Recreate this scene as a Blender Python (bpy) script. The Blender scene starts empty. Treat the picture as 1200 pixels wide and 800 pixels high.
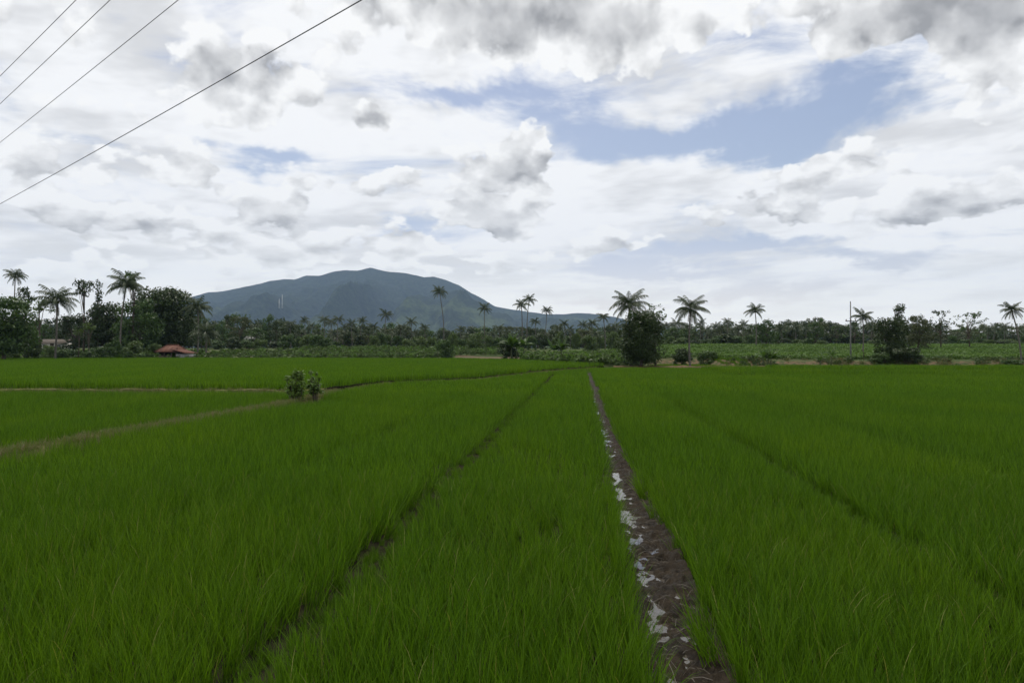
import bpy, math, random
import numpy as np
from mathutils import Vector, Matrix, Euler

R = math.radians
random.seed(11)
rng = np.random.default_rng(11)
scene = bpy.context.scene
col = scene.collection

# ------------------------------------------------------------------ camera
EYE = 2.3                      # eye height above the paddy floor (m)
FPX, HZ = 867.0, 408.0         # focal length in photo pixels, row of the horizon
cam_data = bpy.data.cameras.new('camera')
cam_data.sensor_width = 36.0
cam_data.lens = 26.0
cam_data.clip_start = 0.05
cam_data.clip_end = 60000.0
cam = bpy.data.objects.new('camera', cam_data)
cam.location = (0, 0, EYE)
cam.rotation_euler = (R(90) + math.atan(8 / FPX), 0, 0)
col.objects.link(cam)
scene.camera = cam

# ------------------------------------------------------------------ sun + view
SUN_EL, SUN_AZ = R(62), R(-12)          # azimuth from +Y (view direction), to the right positive
sun_data = bpy.data.lights.new('sun', 'SUN')
sun_data.energy = 2.5
sun_data.angle = R(9)
sun_data.color = (1.0, 0.95, 0.87)
sun = bpy.data.objects.new('sun', sun_data)
sdir = Vector((math.sin(SUN_AZ) * math.cos(SUN_EL), math.cos(SUN_AZ) * math.cos(SUN_EL), math.sin(SUN_EL)))
sun.rotation_euler = (-sdir).to_track_quat('-Z', 'Y').to_euler()
sun.location = sdir * 200
col.objects.link(sun)
vs = scene.view_settings
vs.view_transform = 'Standard'
vs.look = 'None'
vs.exposure = 0.0
vs.gamma = 1.0
vs.use_curve_mapping = False


# ------------------------------------------------------------------ node helper
class NT:
    """small expression builder for node trees"""
    def __init__(s, tree):
        s.t = tree
        s.n = tree.nodes
        s.l = tree.links

    def new(s, typ, **kw):
        nd = s.n.new(typ)
        for k, v in kw.items():
            setattr(nd, k, v)
        return nd

    def put(s, sock, v):
        if v is None:
            return
        if isinstance(v, bpy.types.NodeSocket):
            s.l.new(v, sock)
        else:
            if isinstance(v, (tuple, list)) and sock.type == 'RGBA' and len(v) == 3:
                v = (*v, 1.0)
            sock.default_value = v

    def m(s, op, a, b=None, c=None, clamp=False):
        nd = s.new('ShaderNodeMath', operation=op, use_clamp=clamp)
        for i, v in enumerate((a, b, c)):
            s.put(nd.inputs[i], v)
        return nd.outputs[0]

    def v(s, op, a, b=None, c=None, scale=None):
        nd = s.new('ShaderNodeVectorMath', operation=op)
        for i, x in enumerate((a, b, c)):
            s.put(nd.inputs[i], x)
        if scale is not None:
            s.put(nd.inputs['Scale'], scale)
        return nd.outputs['Value'] if op in ('DOT_PRODUCT', 'LENGTH', 'DISTANCE') else nd.outputs['Vector']

    def xyz(s, x, y, z=0.0):
        nd = s.new('ShaderNodeCombineXYZ')
        for i, v in enumerate((x, y, z)):
            s.put(nd.inputs[i], v)
        return nd.outputs[0]

    def sep(s, v):
        nd = s.new('ShaderNodeSeparateXYZ')
        s.put(nd.inputs[0], v)
        return nd.outputs

    def noise(s, vec, scale, detail=4, rough=0.5, out='Fac', dist=0.0, dims='3D'):
        nd = s.new('ShaderNodeTexNoise', noise_dimensions=dims)
        s.put(nd.inputs['Vector'], vec)
        s.put(nd.inputs['Scale'], scale)
        nd.inputs['Detail'].default_value = detail
        nd.inputs['Roughness'].default_value = rough
        nd.inputs['Distortion'].default_value = dist
        return nd.outputs['Factor' if (out == 'Fac' and 'Factor' in nd.outputs) else out]

    def voro(s, vec, scale, detail=0.0, rough=0.5, feature='F1', out='Distance', smooth=0.5, dims='3D'):
        nd = s.new('ShaderNodeTexVoronoi', feature=feature, voronoi_dimensions=dims)
        s.put(nd.inputs['Vector'], vec)
        s.put(nd.inputs['Scale'], scale)
        if 'Detail' in nd.inputs:
            nd.inputs['Detail'].default_value = detail
            nd.inputs['Roughness'].default_value = rough
        if feature == 'SMOOTH_F1':
            nd.inputs['Smoothness'].default_value = smooth
        return nd.outputs[out]

    def ramp(s, x, a, b, lo=0.0, hi=1.0, kind='SMOOTHSTEP'):
        nd = s.new('ShaderNodeMapRange', interpolation_type=kind)
        for i, v in enumerate((x, a, b, lo, hi)):
            s.put(nd.inputs[i], v)
        return nd.outputs[0]

    def mix(s, f, a, b, blend='MIX'):
        nd = s.new('ShaderNodeMix', data_type='RGBA', blend_type=blend)
        nd.clamp_factor = True
        s.put(nd.inputs['Factor'], f)
        s.put(nd.inputs[6], a)
        s.put(nd.inputs[7], b)
        return nd.outputs[2]


def pix_dir(x, y):
    return Vector(((x - 600.0) / FPX, 1.0, (HZ - y) / FPX))


def azel(x, y):
    d = pix_dir(x, y)
    return math.atan2(d.x, d.y), math.atan2(d.z, math.hypot(d.x, d.y))
# ------------------------------------------------------------------ world: Nishita sky under broken cloud
world = bpy.data.worlds.new('World')
scene.world = world
world.use_nodes = True
wt = NT(world.node_tree)
wt.n.clear()
world.cycles.sampling_method = 'MANUAL'
world.cycles.sample_map_resolution = 256


def build_sky():
    t = wt
    tc = t.new('ShaderNodeTexCoord')
    d = t.v('NORMALIZE', tc.outputs['Generated'])
    X, Y, Z = t.sep(d)
    az = t.m('ARCTAN2', X, Y)
    el = t.m('ARCSINE', Z)
    elp = t.m('MAXIMUM', el, -0.02)
    # cloud-deck coordinates: features flatten towards the horizon
    V = t.m('MULTIPLY', t.m('LOGARITHM', t.m('ADD', elp, 0.13), math.e), 0.56)
    Q = t.xyz(az, V, 0.0)
    A = t.xyz(az, el, 0.0)
    # cloud edges wander: warp the placement field with two sizes of noise
    w1 = t.v('SUBTRACT', t.noise(Q, 5.5, 2, 0.55, 'Color', dims='2D'), (0.5, 0.5, 0.5))
    w2 = t.v('SUBTRACT', t.noise(Q, 19.0, 3, 0.62, 'Color', dims='2D'), (0.5, 0.5, 0.5))
    Aw = t.v('ADD', A, t.v('ADD', t.v('MULTIPLY', w1, (0.10, 0.06, 0)), t.v('MULTIPLY', w2, (0.050, 0.040, 0))))

    def blobs(vec, lst, start=0.0):
        acc = start
        for (px, py, sx, sy, amp) in lst:
            a0, e0 = azel(px, py)
            ix, iy = FPX / sx, FPX / sy
            o = t.v('MULTIPLY_ADD', vec, (ix, iy, 0), (-a0 * ix, -e0 * iy, 0))
            g = t.m('POWER', 0.36788, t.v('DOT_PRODUCT', o, o))
            acc = t.m('MULTIPLY_ADD', g, amp, acc)
        return acc

    # ---------- high veil: long soft streaks, torn open where the blue shows
    L = t.xyz(az, t.m('MULTIPLY_ADD', az, -0.16, t.m('MULTIPLY', V, 2.4)), 0)
    veil_n = t.noise(L, 3.6, 6, 0.60, dist=0.35, dims='2D')
    veil_hole = blobs(Aw, HOLES)
    veil_d = t.m('SUBTRACT', t.m('MULTIPLY_ADD', t.m('SUBTRACT', veil_n, 0.5), 2.0, 0.40), veil_hole)
    veil_a = t.ramp(veil_d, -0.22, 0.40)
    veil_c = t.ramp(t.noise(t.v('ADD', L, (3.7, 1.3, 0)), 4.2, 4, 0.6, dims='2D'), 0.30, 0.58, 0.74, 1.0)
    veil_col = t.mix(veil_c, (0.0, 0.0, 0.012), (0.955, 0.96, 0.965))

    # ---------- cumulus: billowy masses, white crowns over grey bases
    Qv = t.v('ADD', Q, t.v('SCALE', w2, scale=0.035))

    def cum(off):
        f = t.noise(t.v('ADD', Q, off), 5.4, 8, 0.60, dims='2D')
        b = t.voro(t.v('ADD', Qv, off), 14.0, 1.6, 0.55, 'SMOOTH_F1', smooth=0.25, dims='2D')
        return t.m('MULTIPLY_ADD', b, -0.55, t.m('MULTIPLY_ADD', f, 1.30, -0.60))

    place = blobs(Aw, CUMULI)
    d0 = t.m('ADD', cum((0, 0, 0)), place)
    d1 = t.m('ADD', cum((-0.010, 0.032, 0.0)), place)
    cum_a = t.ramp(d0, 0.0, 0.15)
    # how much more cloud hangs between this point and the sky above it
    lit = t.m('SUBTRACT', d0, d1)
    thick = t.ramp(d0, 0.10, 0.80)
    lit = t.m('MULTIPLY', lit, t.m('MULTIPLY_ADD', thick, -0.50, 1.0))
    dark = blobs(Aw, GREYS)
    s = t.m('MULTIPLY_ADD', lit, 1.10, 0.93)
    s = t.m('MULTIPLY_ADD', thick, -0.26, s)
    s = t.m('SUBTRACT', s, dark)
    s = t.m('MAXIMUM', t.m('MINIMUM', s, 0.99), 0.34)
    cum_col = t.mix(s, (-0.002, 0.0, 0.014), (0.985, 0.985, 0.975))

    sky = t.new('ShaderNodeTexSky', sky_type='NISHITA')
    sky.sun_disc = False
    sky.sun_elevation = SUN_EL
    sky.sun_rotation = SUN_AZ
    sky.air_density = 1.0
    sky.dust_density = 1.5
    sky.ozone_density = 1.6
    K = 10.5                                        # the cloud colours are set for Background strength 0.1
    base = t.v('MULTIPLY', sky.outputs[0], t.mix(t.ramp(el, 0.02, 0.22), (1.20, 1.02, 1.18), (1.25, 1.12, 1.06)))
    c1 = t.mix(veil_a, base, t.v('SCALE', veil_col, scale=K))
    c2 = t.mix(cum_a, c1, t.v('SCALE', cum_col, scale=K))
    # bright thin haze low over the horizon
    hz = t.ramp(el, 0.02, 0.17, 0.68, 0.0)
    c3 = t.mix(hz, c2, (12.3, 12.0, 10.9))
    bg = t.new('ShaderNodeBackground')
    t.put(bg.inputs['Color'], c3)
    bg.inputs['Strength'].default_value = 0.1
    out = t.new('ShaderNodeOutputWorld')
    t.l.new(bg.outputs[0], out.inputs['Surface'])


# centre column, centre row, half width, half height (photo pixels), amount
HOLES = [(540, 108, 85, 16, 0.6), (650, 140, 90, 22, 0.5), (800, 160, 130, 22, 0.80), (930, 140, 80, 28, 0.65),
         (990, 95, 80, 26, 0.45), (305, 178, 40, 14, 0.8), (880, 290, 140, 10, 0.6), (1010, 297, 70, 11, 0.7),
         (780, 318, 130, 10, 0.6), (860, 350, 130, 12, 0.6), (470, 270, 36, 14, 0.5), 
         (720, 352, 60, 8, 0.4), (200, 250, 50, 10, 0.3), (130, 60, 90, 50, -0.35)]
CUMULI = [(604, 183, 46, 40, 1.25), (438, 136, 26, 15, 0.8), (385, 225, 80, 36, 0.7), (585, 255, 80, 22, 0.75),
          (705, 288, 62, 22, 0.85), (290, 85, 100, 48, 0.7), (560, 25, 190, 42, 0.8), (760, 20, 150, 40, 0.55), (1120, 10, 140, 44, 0.9),
          (1150, 95, 110, 50, 0.6), (985, 195, 70, 28, 0.6), (860, 248, 120, 22, 0.6), (1140, 240, 120, 28, 0.7),
          (60, 185, 100, 40, 0.42), (100, 262, 110, 30, 0.48), (285, 258, 80, 26, 0.5), (40, 40, 100, 44, 0.45),
          (480, 292, 70, 18, 0.6), (610, 312, 90, 16, 0.5), (330, 300, 110, 18, 0.55), (100, 320, 170, 20, 0.5),
          (600, 345, 90, 10, 0.4), (215, 205, 46, 26, 0.4), (130, 120, 60, 30, 0.25), (490, 215, 40, 24, 0.3), (160, 225, 60, 12, -0.25), (470, 180, 50, 14, -0.3),
          (720, 205, 60, 20, -0.3), (800, 155, 150, 30, -0.9), (620, 118, 120, 18, -0.6), (930, 325, 220, 45, -0.6),
          (1000, 110, 60, 20, -0.3), (800, 335, 120, 35, -0.4)]
GREYS = [(560, 20, 170, 36, 0.16), (1130, 5, 140, 38, 0.32), (290, 95, 85, 36, 0.20), (440, 140, 24, 12, 0.26),
         (618, 202, 40, 20, 0.24), (400, 238, 65, 20, 0.18), (715, 294, 48, 12, 0.24), (870, 252, 95, 12, 0.24),
         (1140, 252, 100, 14, 0.26), (60, 190, 80, 18, 0.14), (300, 275, 80, 10, 0.2), (780, 30, 120, 26, 0.10),
         (590, 268, 60, 8, 0.16), (110, 280, 90, 12, 0.14)]
build_sky()

# ------------------------------------------------------------------ mesh + object helpers
def link(o, parent=None):
    col.objects.link(o)
    if parent is not None:
        o.parent = parent
    return o


def tag(o, label=None, cat=None, group=None, kind=None):
    if label:
        o['label'] = label
    if cat:
        o['category'] = cat
    if group:
        o['group'] = group
    if kind:
        o['kind'] = kind
    return o


def mesh_np(name, verts, faces, mats=(), smooth=False, midx=None):
    """mesh from numpy verts (N,3) and equal-sized faces (M,k), or a list of such face arrays"""
    me = bpy.data.meshes.new(name)
    if not isinstance(faces, list):
        faces = [faces]
    faces = [np.asarray(f, np.int32) for f in faces if len(f)]
    loops = np.concatenate([f.ravel() for f in faces])
    totals = np.concatenate([np.full(len(f), f.shape[1], np.int32) for f in faces])
    starts = np.concatenate([[0], np.cumsum(totals)[:-1]]).astype(np.int32)
    verts = np.asarray(verts, np.float32)
    me.vertices.add(len(verts))
    me.vertices.foreach_set('co', verts.ravel())
    me.loops.add(len(loops))
    me.loops.foreach_set('vertex_index', loops.astype(np.int32))
    me.polygons.add(len(totals))
    me.polygons.foreach_set('loop_start', starts)
    if midx is not None:
        me.polygons.foreach_set('material_index', np.asarray(midx, np.int32))
    if smooth:
        me.polygons.foreach_set('use_smooth', np.ones(len(totals), bool))
    me.update(calc_edges=True)
    for m in mats:
        me.materials.append(m)
    return me


class MB:
    """collects tubes, boxes and polygons into one mesh"""
    def __init__(s):
        s.v, s.q, s.t = [], [], []
        s.n = 0

    def add(s, v, quads=(), tris=()):
        v = np.asarray(v, float).reshape(-1, 3)
        for f in quads:
            s.q.append([i + s.n for i in f])
        for f in tris:
            s.t.append([i + s.n for i in f])
        s.v.append(v)
        s.n += len(v)
        return s

    def box(s, c, d, rot=None):
        c = np.array(c, float)
        h = np.array(d, float) / 2
        k = np.array([[x, y, z] for x in (-1, 1) for y in (-1, 1) for z in (-1, 1)]) * h
        if rot is not None:
            k = k @ np.array(rot.to_matrix()).T
        return s.add(k + c, [(0, 1, 3, 2), (4, 6, 7, 5), (0, 4, 5, 1), (2, 3, 7, 6), (0, 2, 6, 4), (1, 5, 7, 3)])

    def tube(s, pts, rad, sides=7, cap=True):
        pts = [Vector(p) for p in pts]
        n = len(pts)
        rad = rad if hasattr(rad, '__len__') else [rad] * n
        rings = []
        ref = Vector((0.31, 0.17, 0.93))
        for i, p in enumerate(pts):
            tg = (pts[min(i + 1, n - 1)] - pts[max(i - 1, 0)]).normalized()
            if abs(tg.dot(ref)) > 0.95:
                ref = Vector((0.93, 0.2, 0.1))
            a = tg.cross(ref).normalized()
            b = tg.cross(a).normalized()
            for k in range(sides):
                an = 2 * math.pi * k / sides
                rings.append(p + (a * math.cos(an) + b * math.sin(an)) * rad[i])
        qs = []
        for i in range(n - 1):
            for k in range(sides):
                k2 = (k + 1) % sides
                qs.append((i * sides + k, i * sides + k2, (i + 1) * sides + k2, (i + 1) * sides + k))
        ts = []
        v = [tuple(r) for r in rings]
        if cap:
            v += [tuple(pts[0]), tuple(pts[-1])]
            for k in range(sides):
                k2 = (k + 1) % sides
                ts.append((n * sides, k2, k))
                ts.append((n * sides + 1, (n - 1) * sides + k, (n - 1) * sides + k2))
        return s.add(v, qs, ts)

    def mesh(s, name, mat, smooth=False):
        fs = []
        if s.q:
            fs.append(np.array(s.q))
        if s.t:
            fs.append(np.array(s.t))
        return mesh_np(name, np.concatenate(s.v), fs, (mat,) if mat else (), smooth)

    def obj(s, name, mat, parent=None, smooth=False):
        return link(bpy.data.objects.new(name, s.mesh(name, mat, smooth)), parent)


def obj(name, me, parent=None, loc=None, rot=None, sc=None):
    o = bpy.data.objects.new(name, me)
    if loc is not None:
        o.location = loc
    if rot is not None:
        o.rotation_euler = rot
    if sc is not None:
        o.scale = sc if hasattr(sc, '__len__') else (sc, sc, sc)
    return link(o, parent)


def empty(name, loc, rz=0.0, sc=1.0):
    return obj(name, None, None, loc, (0, 0, rz), sc)


def sst(a, b, x):
    t = np.clip((np.asarray(x, float) - a) / (b - a), 0, 1)
    return t * t * (3 - 2 * t)


# cheap value noise for shapes
_perm = np.random.default_rng(5).random((256, 256))


def vnoise(x, y):
    x = np.asarray(x, float)
    y = np.asarray(y, float)
    xi, yi = np.floor(x).astype(int), np.floor(y).astype(int)
    fx, fy = x - xi, y - yi
    fx, fy = fx * fx * (3 - 2 * fx), fy * fy * (3 - 2 * fy)
    g = lambda a, b: _perm[a % 256, b % 256]
    return (g(xi, yi) * (1 - fx) + g(xi + 1, yi) * fx) * (1 - fy) + (g(xi, yi + 1) * (1 - fx) + g(xi + 1, yi + 1) * fx) * fy


def fbm(x, y, o=4, r=0.5):
    s, a, t = 0, 1.0, 0
    for i in range(o):
        s = s + a * vnoise(x * 2 ** i + 17.3 * i, y * 2 ** i + 5.1 * i)
        t += a
        a *= r
    return s / t


def ground(x, y):
    """height of the land: flat paddies, a terrace behind the bank, gently rising woods"""
    x = np.asarray(x, float)
    y = np.asarray(y, float)
    k = x / np.maximum(y, 1.0)
    s = sst(0.10, 0.24, k)
    yb = 95 - 15 * sst(0.25, 0.31, k)
    zr = sst(0.0, 3.6, y - yb) * 0.95 + sst(88, 200, y) * 2.1
    zl = sst(122, 210, y) * 2.3
    z = s * zr + (1 - s) * zl
    z = z + sst(75, 100, y) * 0.18 * (fbm(x * 0.22, y * 0.22, 3) - 0.5) * sst(0.02, 0.3, z)
    return z


def gz(x, y):
    return float(ground(x, y))


def at(px, d):
    """point of the land seen at column px, at distance d along the view direction"""
    x = (px - 600.0) / FPX * d
    return Vector((x, d, gz(x, d)))


def height_for(px, py, d):
    """height above the land at that spot of something whose top shows at row py"""
    return EYE + (HZ - py) / FPX * d - at(px, d).z


# ------------------------------------------------------------------ materials
def new_mat(name):
    m = bpy.data.materials.new(name)
    m.use_nodes = True
    t = NT(m.node_tree)
    t.n.clear()
    return m, t


def finish(t, sh):
    o = t.new('ShaderNodeOutputMaterial')
    t.l.new(sh, o.inputs['Surface'])


def principled(t, colr, rough=0.7, spec=0.3, normal=None, metal=0.0):
    b = t.new('ShaderNodeBsdfPrincipled')
    t.put(b.inputs['Base Color'], colr)
    t.put(b.inputs['Roughness'], rough)
    t.put(b.inputs['Specular IOR Level'], spec)
    t.put(b.inputs['Metallic'], metal)
    if normal is not None:
        t.put(b.inputs['Normal'], normal)
    return b.outputs[0]


def bump(t, h, strength=0.5, dist=0.05):
    b = t.new('ShaderNodeBump')
    b.inputs['Strength'].default_value = strength
    b.inputs['Distance'].default_value = dist
    t.put(b.inputs['Height'], h)
    return b.outputs[0]


def coords(t, kind='Object'):
    return t.new('ShaderNodeTexCoord').outputs[kind]


def position(t):
    return t.new('ShaderNodeNewGeometry').outputs['Position']


def leaf_mat(name, c0, c1, trans=0.25, c2=None, spec=0.25, rough=0.5, big=0.9):
    """leaves: colour differs from leaf to leaf, from plant to plant and over the crown; some light passes through"""
    m, t = new_mat(name)
    geo = t.new('ShaderNodeNewGeometry')
    oi = t.new('ShaderNodeObjectInfo')
    f = t.m('MULTIPLY_ADD', geo.outputs['Random Per Island'], 0.7, t.m('MULTIPLY', oi.outputs['Random'], 0.3))
    c = t.mix(f, c0, c1)
    n = t.noise(geo.outputs['Position'], big, 3, 0.6)
    c = t.mix(t.ramp(n, 0.38, 0.66), c, c2 if c2 else tuple(0.6 * a + 0.4 * b for a, b in zip(c0, c1)))
    sh = principled(t, c, rough, spec)
    tr = t.new('ShaderNodeBsdfTranslucent')
    t.put(tr.inputs['Color'], t.v('MULTIPLY', c, (1.15, 1.25, 0.6)))
    mx = t.new('ShaderNodeMixShader')
    mx.inputs[0].default_value = trans
    t.l.new(sh, mx.inputs[1])
    t.l.new(tr.outputs[0], mx.inputs[2])
    finish(t, mx.outputs[0])
    return m


def noise_mat(name, c0, c1, scale=2.0, rough=0.85, spec=0.2, bmp=0.4, bd=0.03, detail=5, space='Object', stretch=(1, 1, 1)):
    m, t = new_mat(name)
    p = t.v('MULTIPLY', coords(t, space) if space != 'World' else position(t), stretch)
    n = t.noise(p, scale, detail, 0.6)
    c = t.mix(t.ramp(n, 0.3, 0.7), c0, c1)
    finish(t, principled(t, c, rough, spec, bump(t, n, bmp, bd)))
    return m


M = {}
M['leaf_dark'] = leaf_mat('leaf_dark', (0.020, 0.036, 0.009), (0.047, 0.073, 0.017), 0.16)
M['leaf_mid'] = leaf_mat('leaf_mid', (0.030, 0.062, 0.012), (0.066, 0.112, 0.024), 0.22)
M['leaf_pale'] = leaf_mat('leaf_pale', (0.050, 0.085, 0.020), (0.105, 0.150, 0.042), 0.25)
M['leaf_olive'] = leaf_mat('leaf_olive', (0.044, 0.058, 0.018), (0.085, 0.098, 0.036), 0.20)
M['palm_leaf'] = leaf_mat('palm_leaf', (0.022, 0.040, 0.012), (0.062, 0.082, 0.026), 0.15, spec=0.4)
M['palm_dry'] = leaf_mat('palm_dry', (0.10, 0.070, 0.030), (0.16, 0.115, 0.055), 0.15)
M['banana_leaf'] = leaf_mat('banana_leaf', (0.034, 0.068, 0.014), (0.070, 0.120, 0.026), 0.30, spec=0.15)
M['crop_leaf'] = leaf_mat('crop_leaf', (0.080, 0.150, 0.024), (0.140, 0.230, 0.044), 0.30, (0.075, 0.135, 0.026), big=0.12)
M['weed'] = leaf_mat('weed', (0.060, 0.090, 0.022), (0.150, 0.150, 0.058), 0.25, (0.060, 0.085, 0.025), big=0.3)
M['dry_grass'] = leaf_mat('dry_grass', (0.10, 0.085, 0.035), (0.24, 0.20, 0.10), 0.20, big=0.3)
M['dike_weed'] = leaf_mat('dike_weed', (0.070, 0.110, 0.022), (0.190, 0.200, 0.070), 0.25, (0.13, 0.14, 0.045), big=0.5)
M['straw'] = leaf_mat('straw', (0.035, 0.028, 0.017), (0.085, 0.068, 0.042), 0.05, big=3.0)
M['shrub_leaf'] = leaf_mat('shrub_leaf', (0.045, 0.090, 0.014), (0.150, 0.220, 0.045), 0.28, spec=0.22, big=4.0)
M['bark'] = noise_mat('bark', (0.050, 0.040, 0.030), (0.13, 0.105, 0.080), 6, stretch=(1, 1, 0.3))
M['palm_bark'] = noise_mat('palm_bark', (0.075, 0.066, 0.055), (0.16, 0.145, 0.125), 7, stretch=(0.5, 0.5, 2.5))
M['wire'] = noise_mat('wire', (0.020, 0.020, 0.022), (0.035, 0.035, 0.038), 3, 0.5, 0.4, 0)
M['concrete'] = noise_mat('concrete', (0.14, 0.14, 0.135), (0.24, 0.235, 0.225), 3, 0.85)
M['dark_metal'] = noise_mat('dark_metal', (0.06, 0.06, 0.062), (0.10, 0.10, 0.10), 5, 0.5, 0.5, 0.1)
M['ceramic'] = noise_mat('ceramic', (0.10, 0.055, 0.035), (0.15, 0.08, 0.05), 4, 0.25, 0.5, 0)
M['white_cloth'] = noise_mat('white_cloth', (0.62, 0.60, 0.56), (0.78, 0.77, 0.74), 6, 0.9)
M['plaster'] = noise_mat('plaster', (0.42, 0.40, 0.36), (0.56, 0.54, 0.50), 2, 0.9)
M['plank'] = noise_mat('plank', (0.06, 0.048, 0.036), (0.15, 0.125, 0.10), 5, 0.85, stretch=(4, 4, 0.4))
M['soil'] = noise_mat('soil', (0.075, 0.048, 0.028), (0.155, 0.105, 0.062), 1.3, 0.95, 0.1, 0.7, 0.08, space='World')

# ------------------------------------------------------------------ the land
def land_grid():
    ys = np.concatenate([np.arange(-60, 70, 4.0), np.arange(70, 104, 0.6), np.arange(104, 230, 3.0), np.geomspace(235, 7250, 40)])
    xs = np.concatenate([-np.geomspace(7250, 160, 30), np.arange(-150, 0, 4.0), np.arange(0, 90, 1.5), np.arange(90, 160, 4.0), np.geomspace(165, 7250, 30)])
    Xg, Yg = np.meshgrid(xs, ys)
    Zg = ground(Xg, Yg)
    v = np.stack([Xg, Yg, Zg], -1).reshape(-1, 3)
    nx, ny = len(xs), len(ys)
    i = np.arange(nx * ny).reshape(ny, nx)
    f = np.stack([i[:-1, :-1], i[:-1, 1:], i[1:, 1:], i[1:, :-1]], -1).reshape(-1, 4)
    m, t = new_mat('land')
    p = position(t)
    n1 = t.noise(p, 0.12, 4, 0.6)
    n2 = t.noise(p, 2.2, 6, 0.65)
    green = t.mix(t.ramp(n2, 0.3, 0.7), (0.030, 0.050, 0.014), (0.075, 0.105, 0.030))
    soil = t.mix(t.ramp(n2, 0.3, 0.7), (0.070, 0.046, 0.028), (0.150, 0.105, 0.062))
    nrm = t.sep(t.new('ShaderNodeNewGeometry').outputs['Normal'])
    steep = t.ramp(nrm[2], 0.995, 0.965)
    f1 = t.m('MAXIMUM', t.ramp(n1, 0.54, 0.68), t.m('MULTIPLY', steep, t.ramp(n2, 0.40, 0.56)))
    c = t.mix(f1, green, soil)
    finish(t, principled(t, c, 0.95, 0.1, bump(t, n2, 0.8, 0.12)))
    o = obj('ground', mesh_np('ground', v, f, (m,), True))
    tag(o, 'flat ground of soil and low weeds under the fields and woods', kind='structure')


land_grid()

# planted strips run away from the viewer, parted by narrow furrows
DX = 0.092                                           # the strips' direction: DX sideways per metre ahead


def furrow_x(off, y):
    return 1.20 + off + DX * (y - 5.1)


# offset, half width, first and last distance
FURROWS = [(0.0, 0.25, 0, 46), (0.0, 0.15, 46, 74), (-2.86, 0.215, 0, 64), (2.82, 0.165, 0, 62), (6.4, 0.14, 0, 66),
           (-5.75, 0.12, 6, 46), (-8.6, 0.10, 10, 42), (10.4, 0.12, 20, 60), (14.6, 0.10, 24, 55)]
TERRACE = 0.34                                       # the far paddy lies a step higher
EDGE_A = [(-11.4, 1), (-7.9, 29.0), (-8.3, 38), (-7.2, 44), (-2.0, 49.5), (3.3, 66), (9.4, 78), (15, 76.5), (50, 72), (70, 72), (70, 1)]
EDGE_B = [(-12.4, 1), (-9.0, 28.6), (-9.2, 34.2), (-30, 34.4), (-45, 34.4), (-45, 1)]
EDGE_C = [(-60, 35.6), (-30, 35.6), (-9.6, 35.5), (-8.9, 39.0), (-7.7, 45), (-2.4, 50.4), (2.8, 67), (8.8, 79.4), (10.2, 82), (7.0, 97),
          (4.5, 112), (-8, 127), (-40, 131), (-110, 133), (-110, 35.6)]
EDGE_D = [(16.5, 81.5), (26, 80.5), (28, 92), (17.5, 94)]


def inside(poly, x, y):
    r = np.zeros(x.shape, bool)
    n = len(poly)
    for i in range(n):
        x0, y0 = poly[i]
        x1, y1 = poly[(i + 1) % n]
        c = ((y0 > y) != (y1 > y)) & (x < (x1 - x0) * (y - y0) / (y1 - y0 + 1e-12) + x0)
        r ^= c
    return r


def paddy_floor():
    poly = [(-120, -8), (75, -8), (75, 72.5), (50, 72.6), (15, 77), (9.5, 79), (10.5, 83), (7.2, 98), (4.6, 113), (-8, 128), (-40, 132), (-120, 134)]
    m, t = new_mat('wet_mud')
    p = position(t)
    n = t.noise(p, 3.0, 6, 0.65)
    c = t.mix(t.ramp(n, 0.3, 0.7), (0.014, 0.014, 0.008), (0.032, 0.029, 0.018))
    rg = t.ramp(t.noise(p, 1.1, 3, 0.5), 0.4, 0.6, 0.70, 0.95)
    finish(t, principled(t, c, rg, 0.0, bump(t, n, 0.7, 0.03)))
    b = MB()
    v = [(x, y, 0.004) for x, y in poly]
    me = bpy.data.meshes.new('paddy_floor')
    me.from_pydata(v, [], [list(range(len(v)))])
    me.materials.append(m)
    tag(obj('paddy_floor', me), 'dark wet mud floor of the rice paddies', kind='structure')


paddy_floor()


def terrace_floor(edge, z, label):
    me = bpy.data.meshes.new('terrace_floor')
    v = [(x, y, z) for x, y in edge]
    n = len(v)
    v += [(x, y, -0.05) for x, y in edge]
    me.from_pydata(v, [], [list(range(n))] + [(i, (i + 1) % n, n + (i + 1) % n, n + i) for i in range(n)])
    me.materials.append(bpy.data.materials['wet_mud'])
    tag(obj('terrace_floor', me), label, kind='structure')


terrace_floor(EDGE_C, TERRACE - 0.02, 'mud floor of the wide paddy lying a step higher')
STEPS = [([(18, 60.5), (33, 58.8), (48, 59.5), (68, 58.5), (68, 71.5), (50, 71.8), (19, 75)], 0.18), ([(24, 66.5), (36, 65.2), (68, 65.6), (68, 71.4), (50, 71.7), (25, 74)], 0.36)]
for e, z in STEPS:
    terrace_floor(e, z, 'mud floor of a raised paddy step before the bank')


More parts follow.
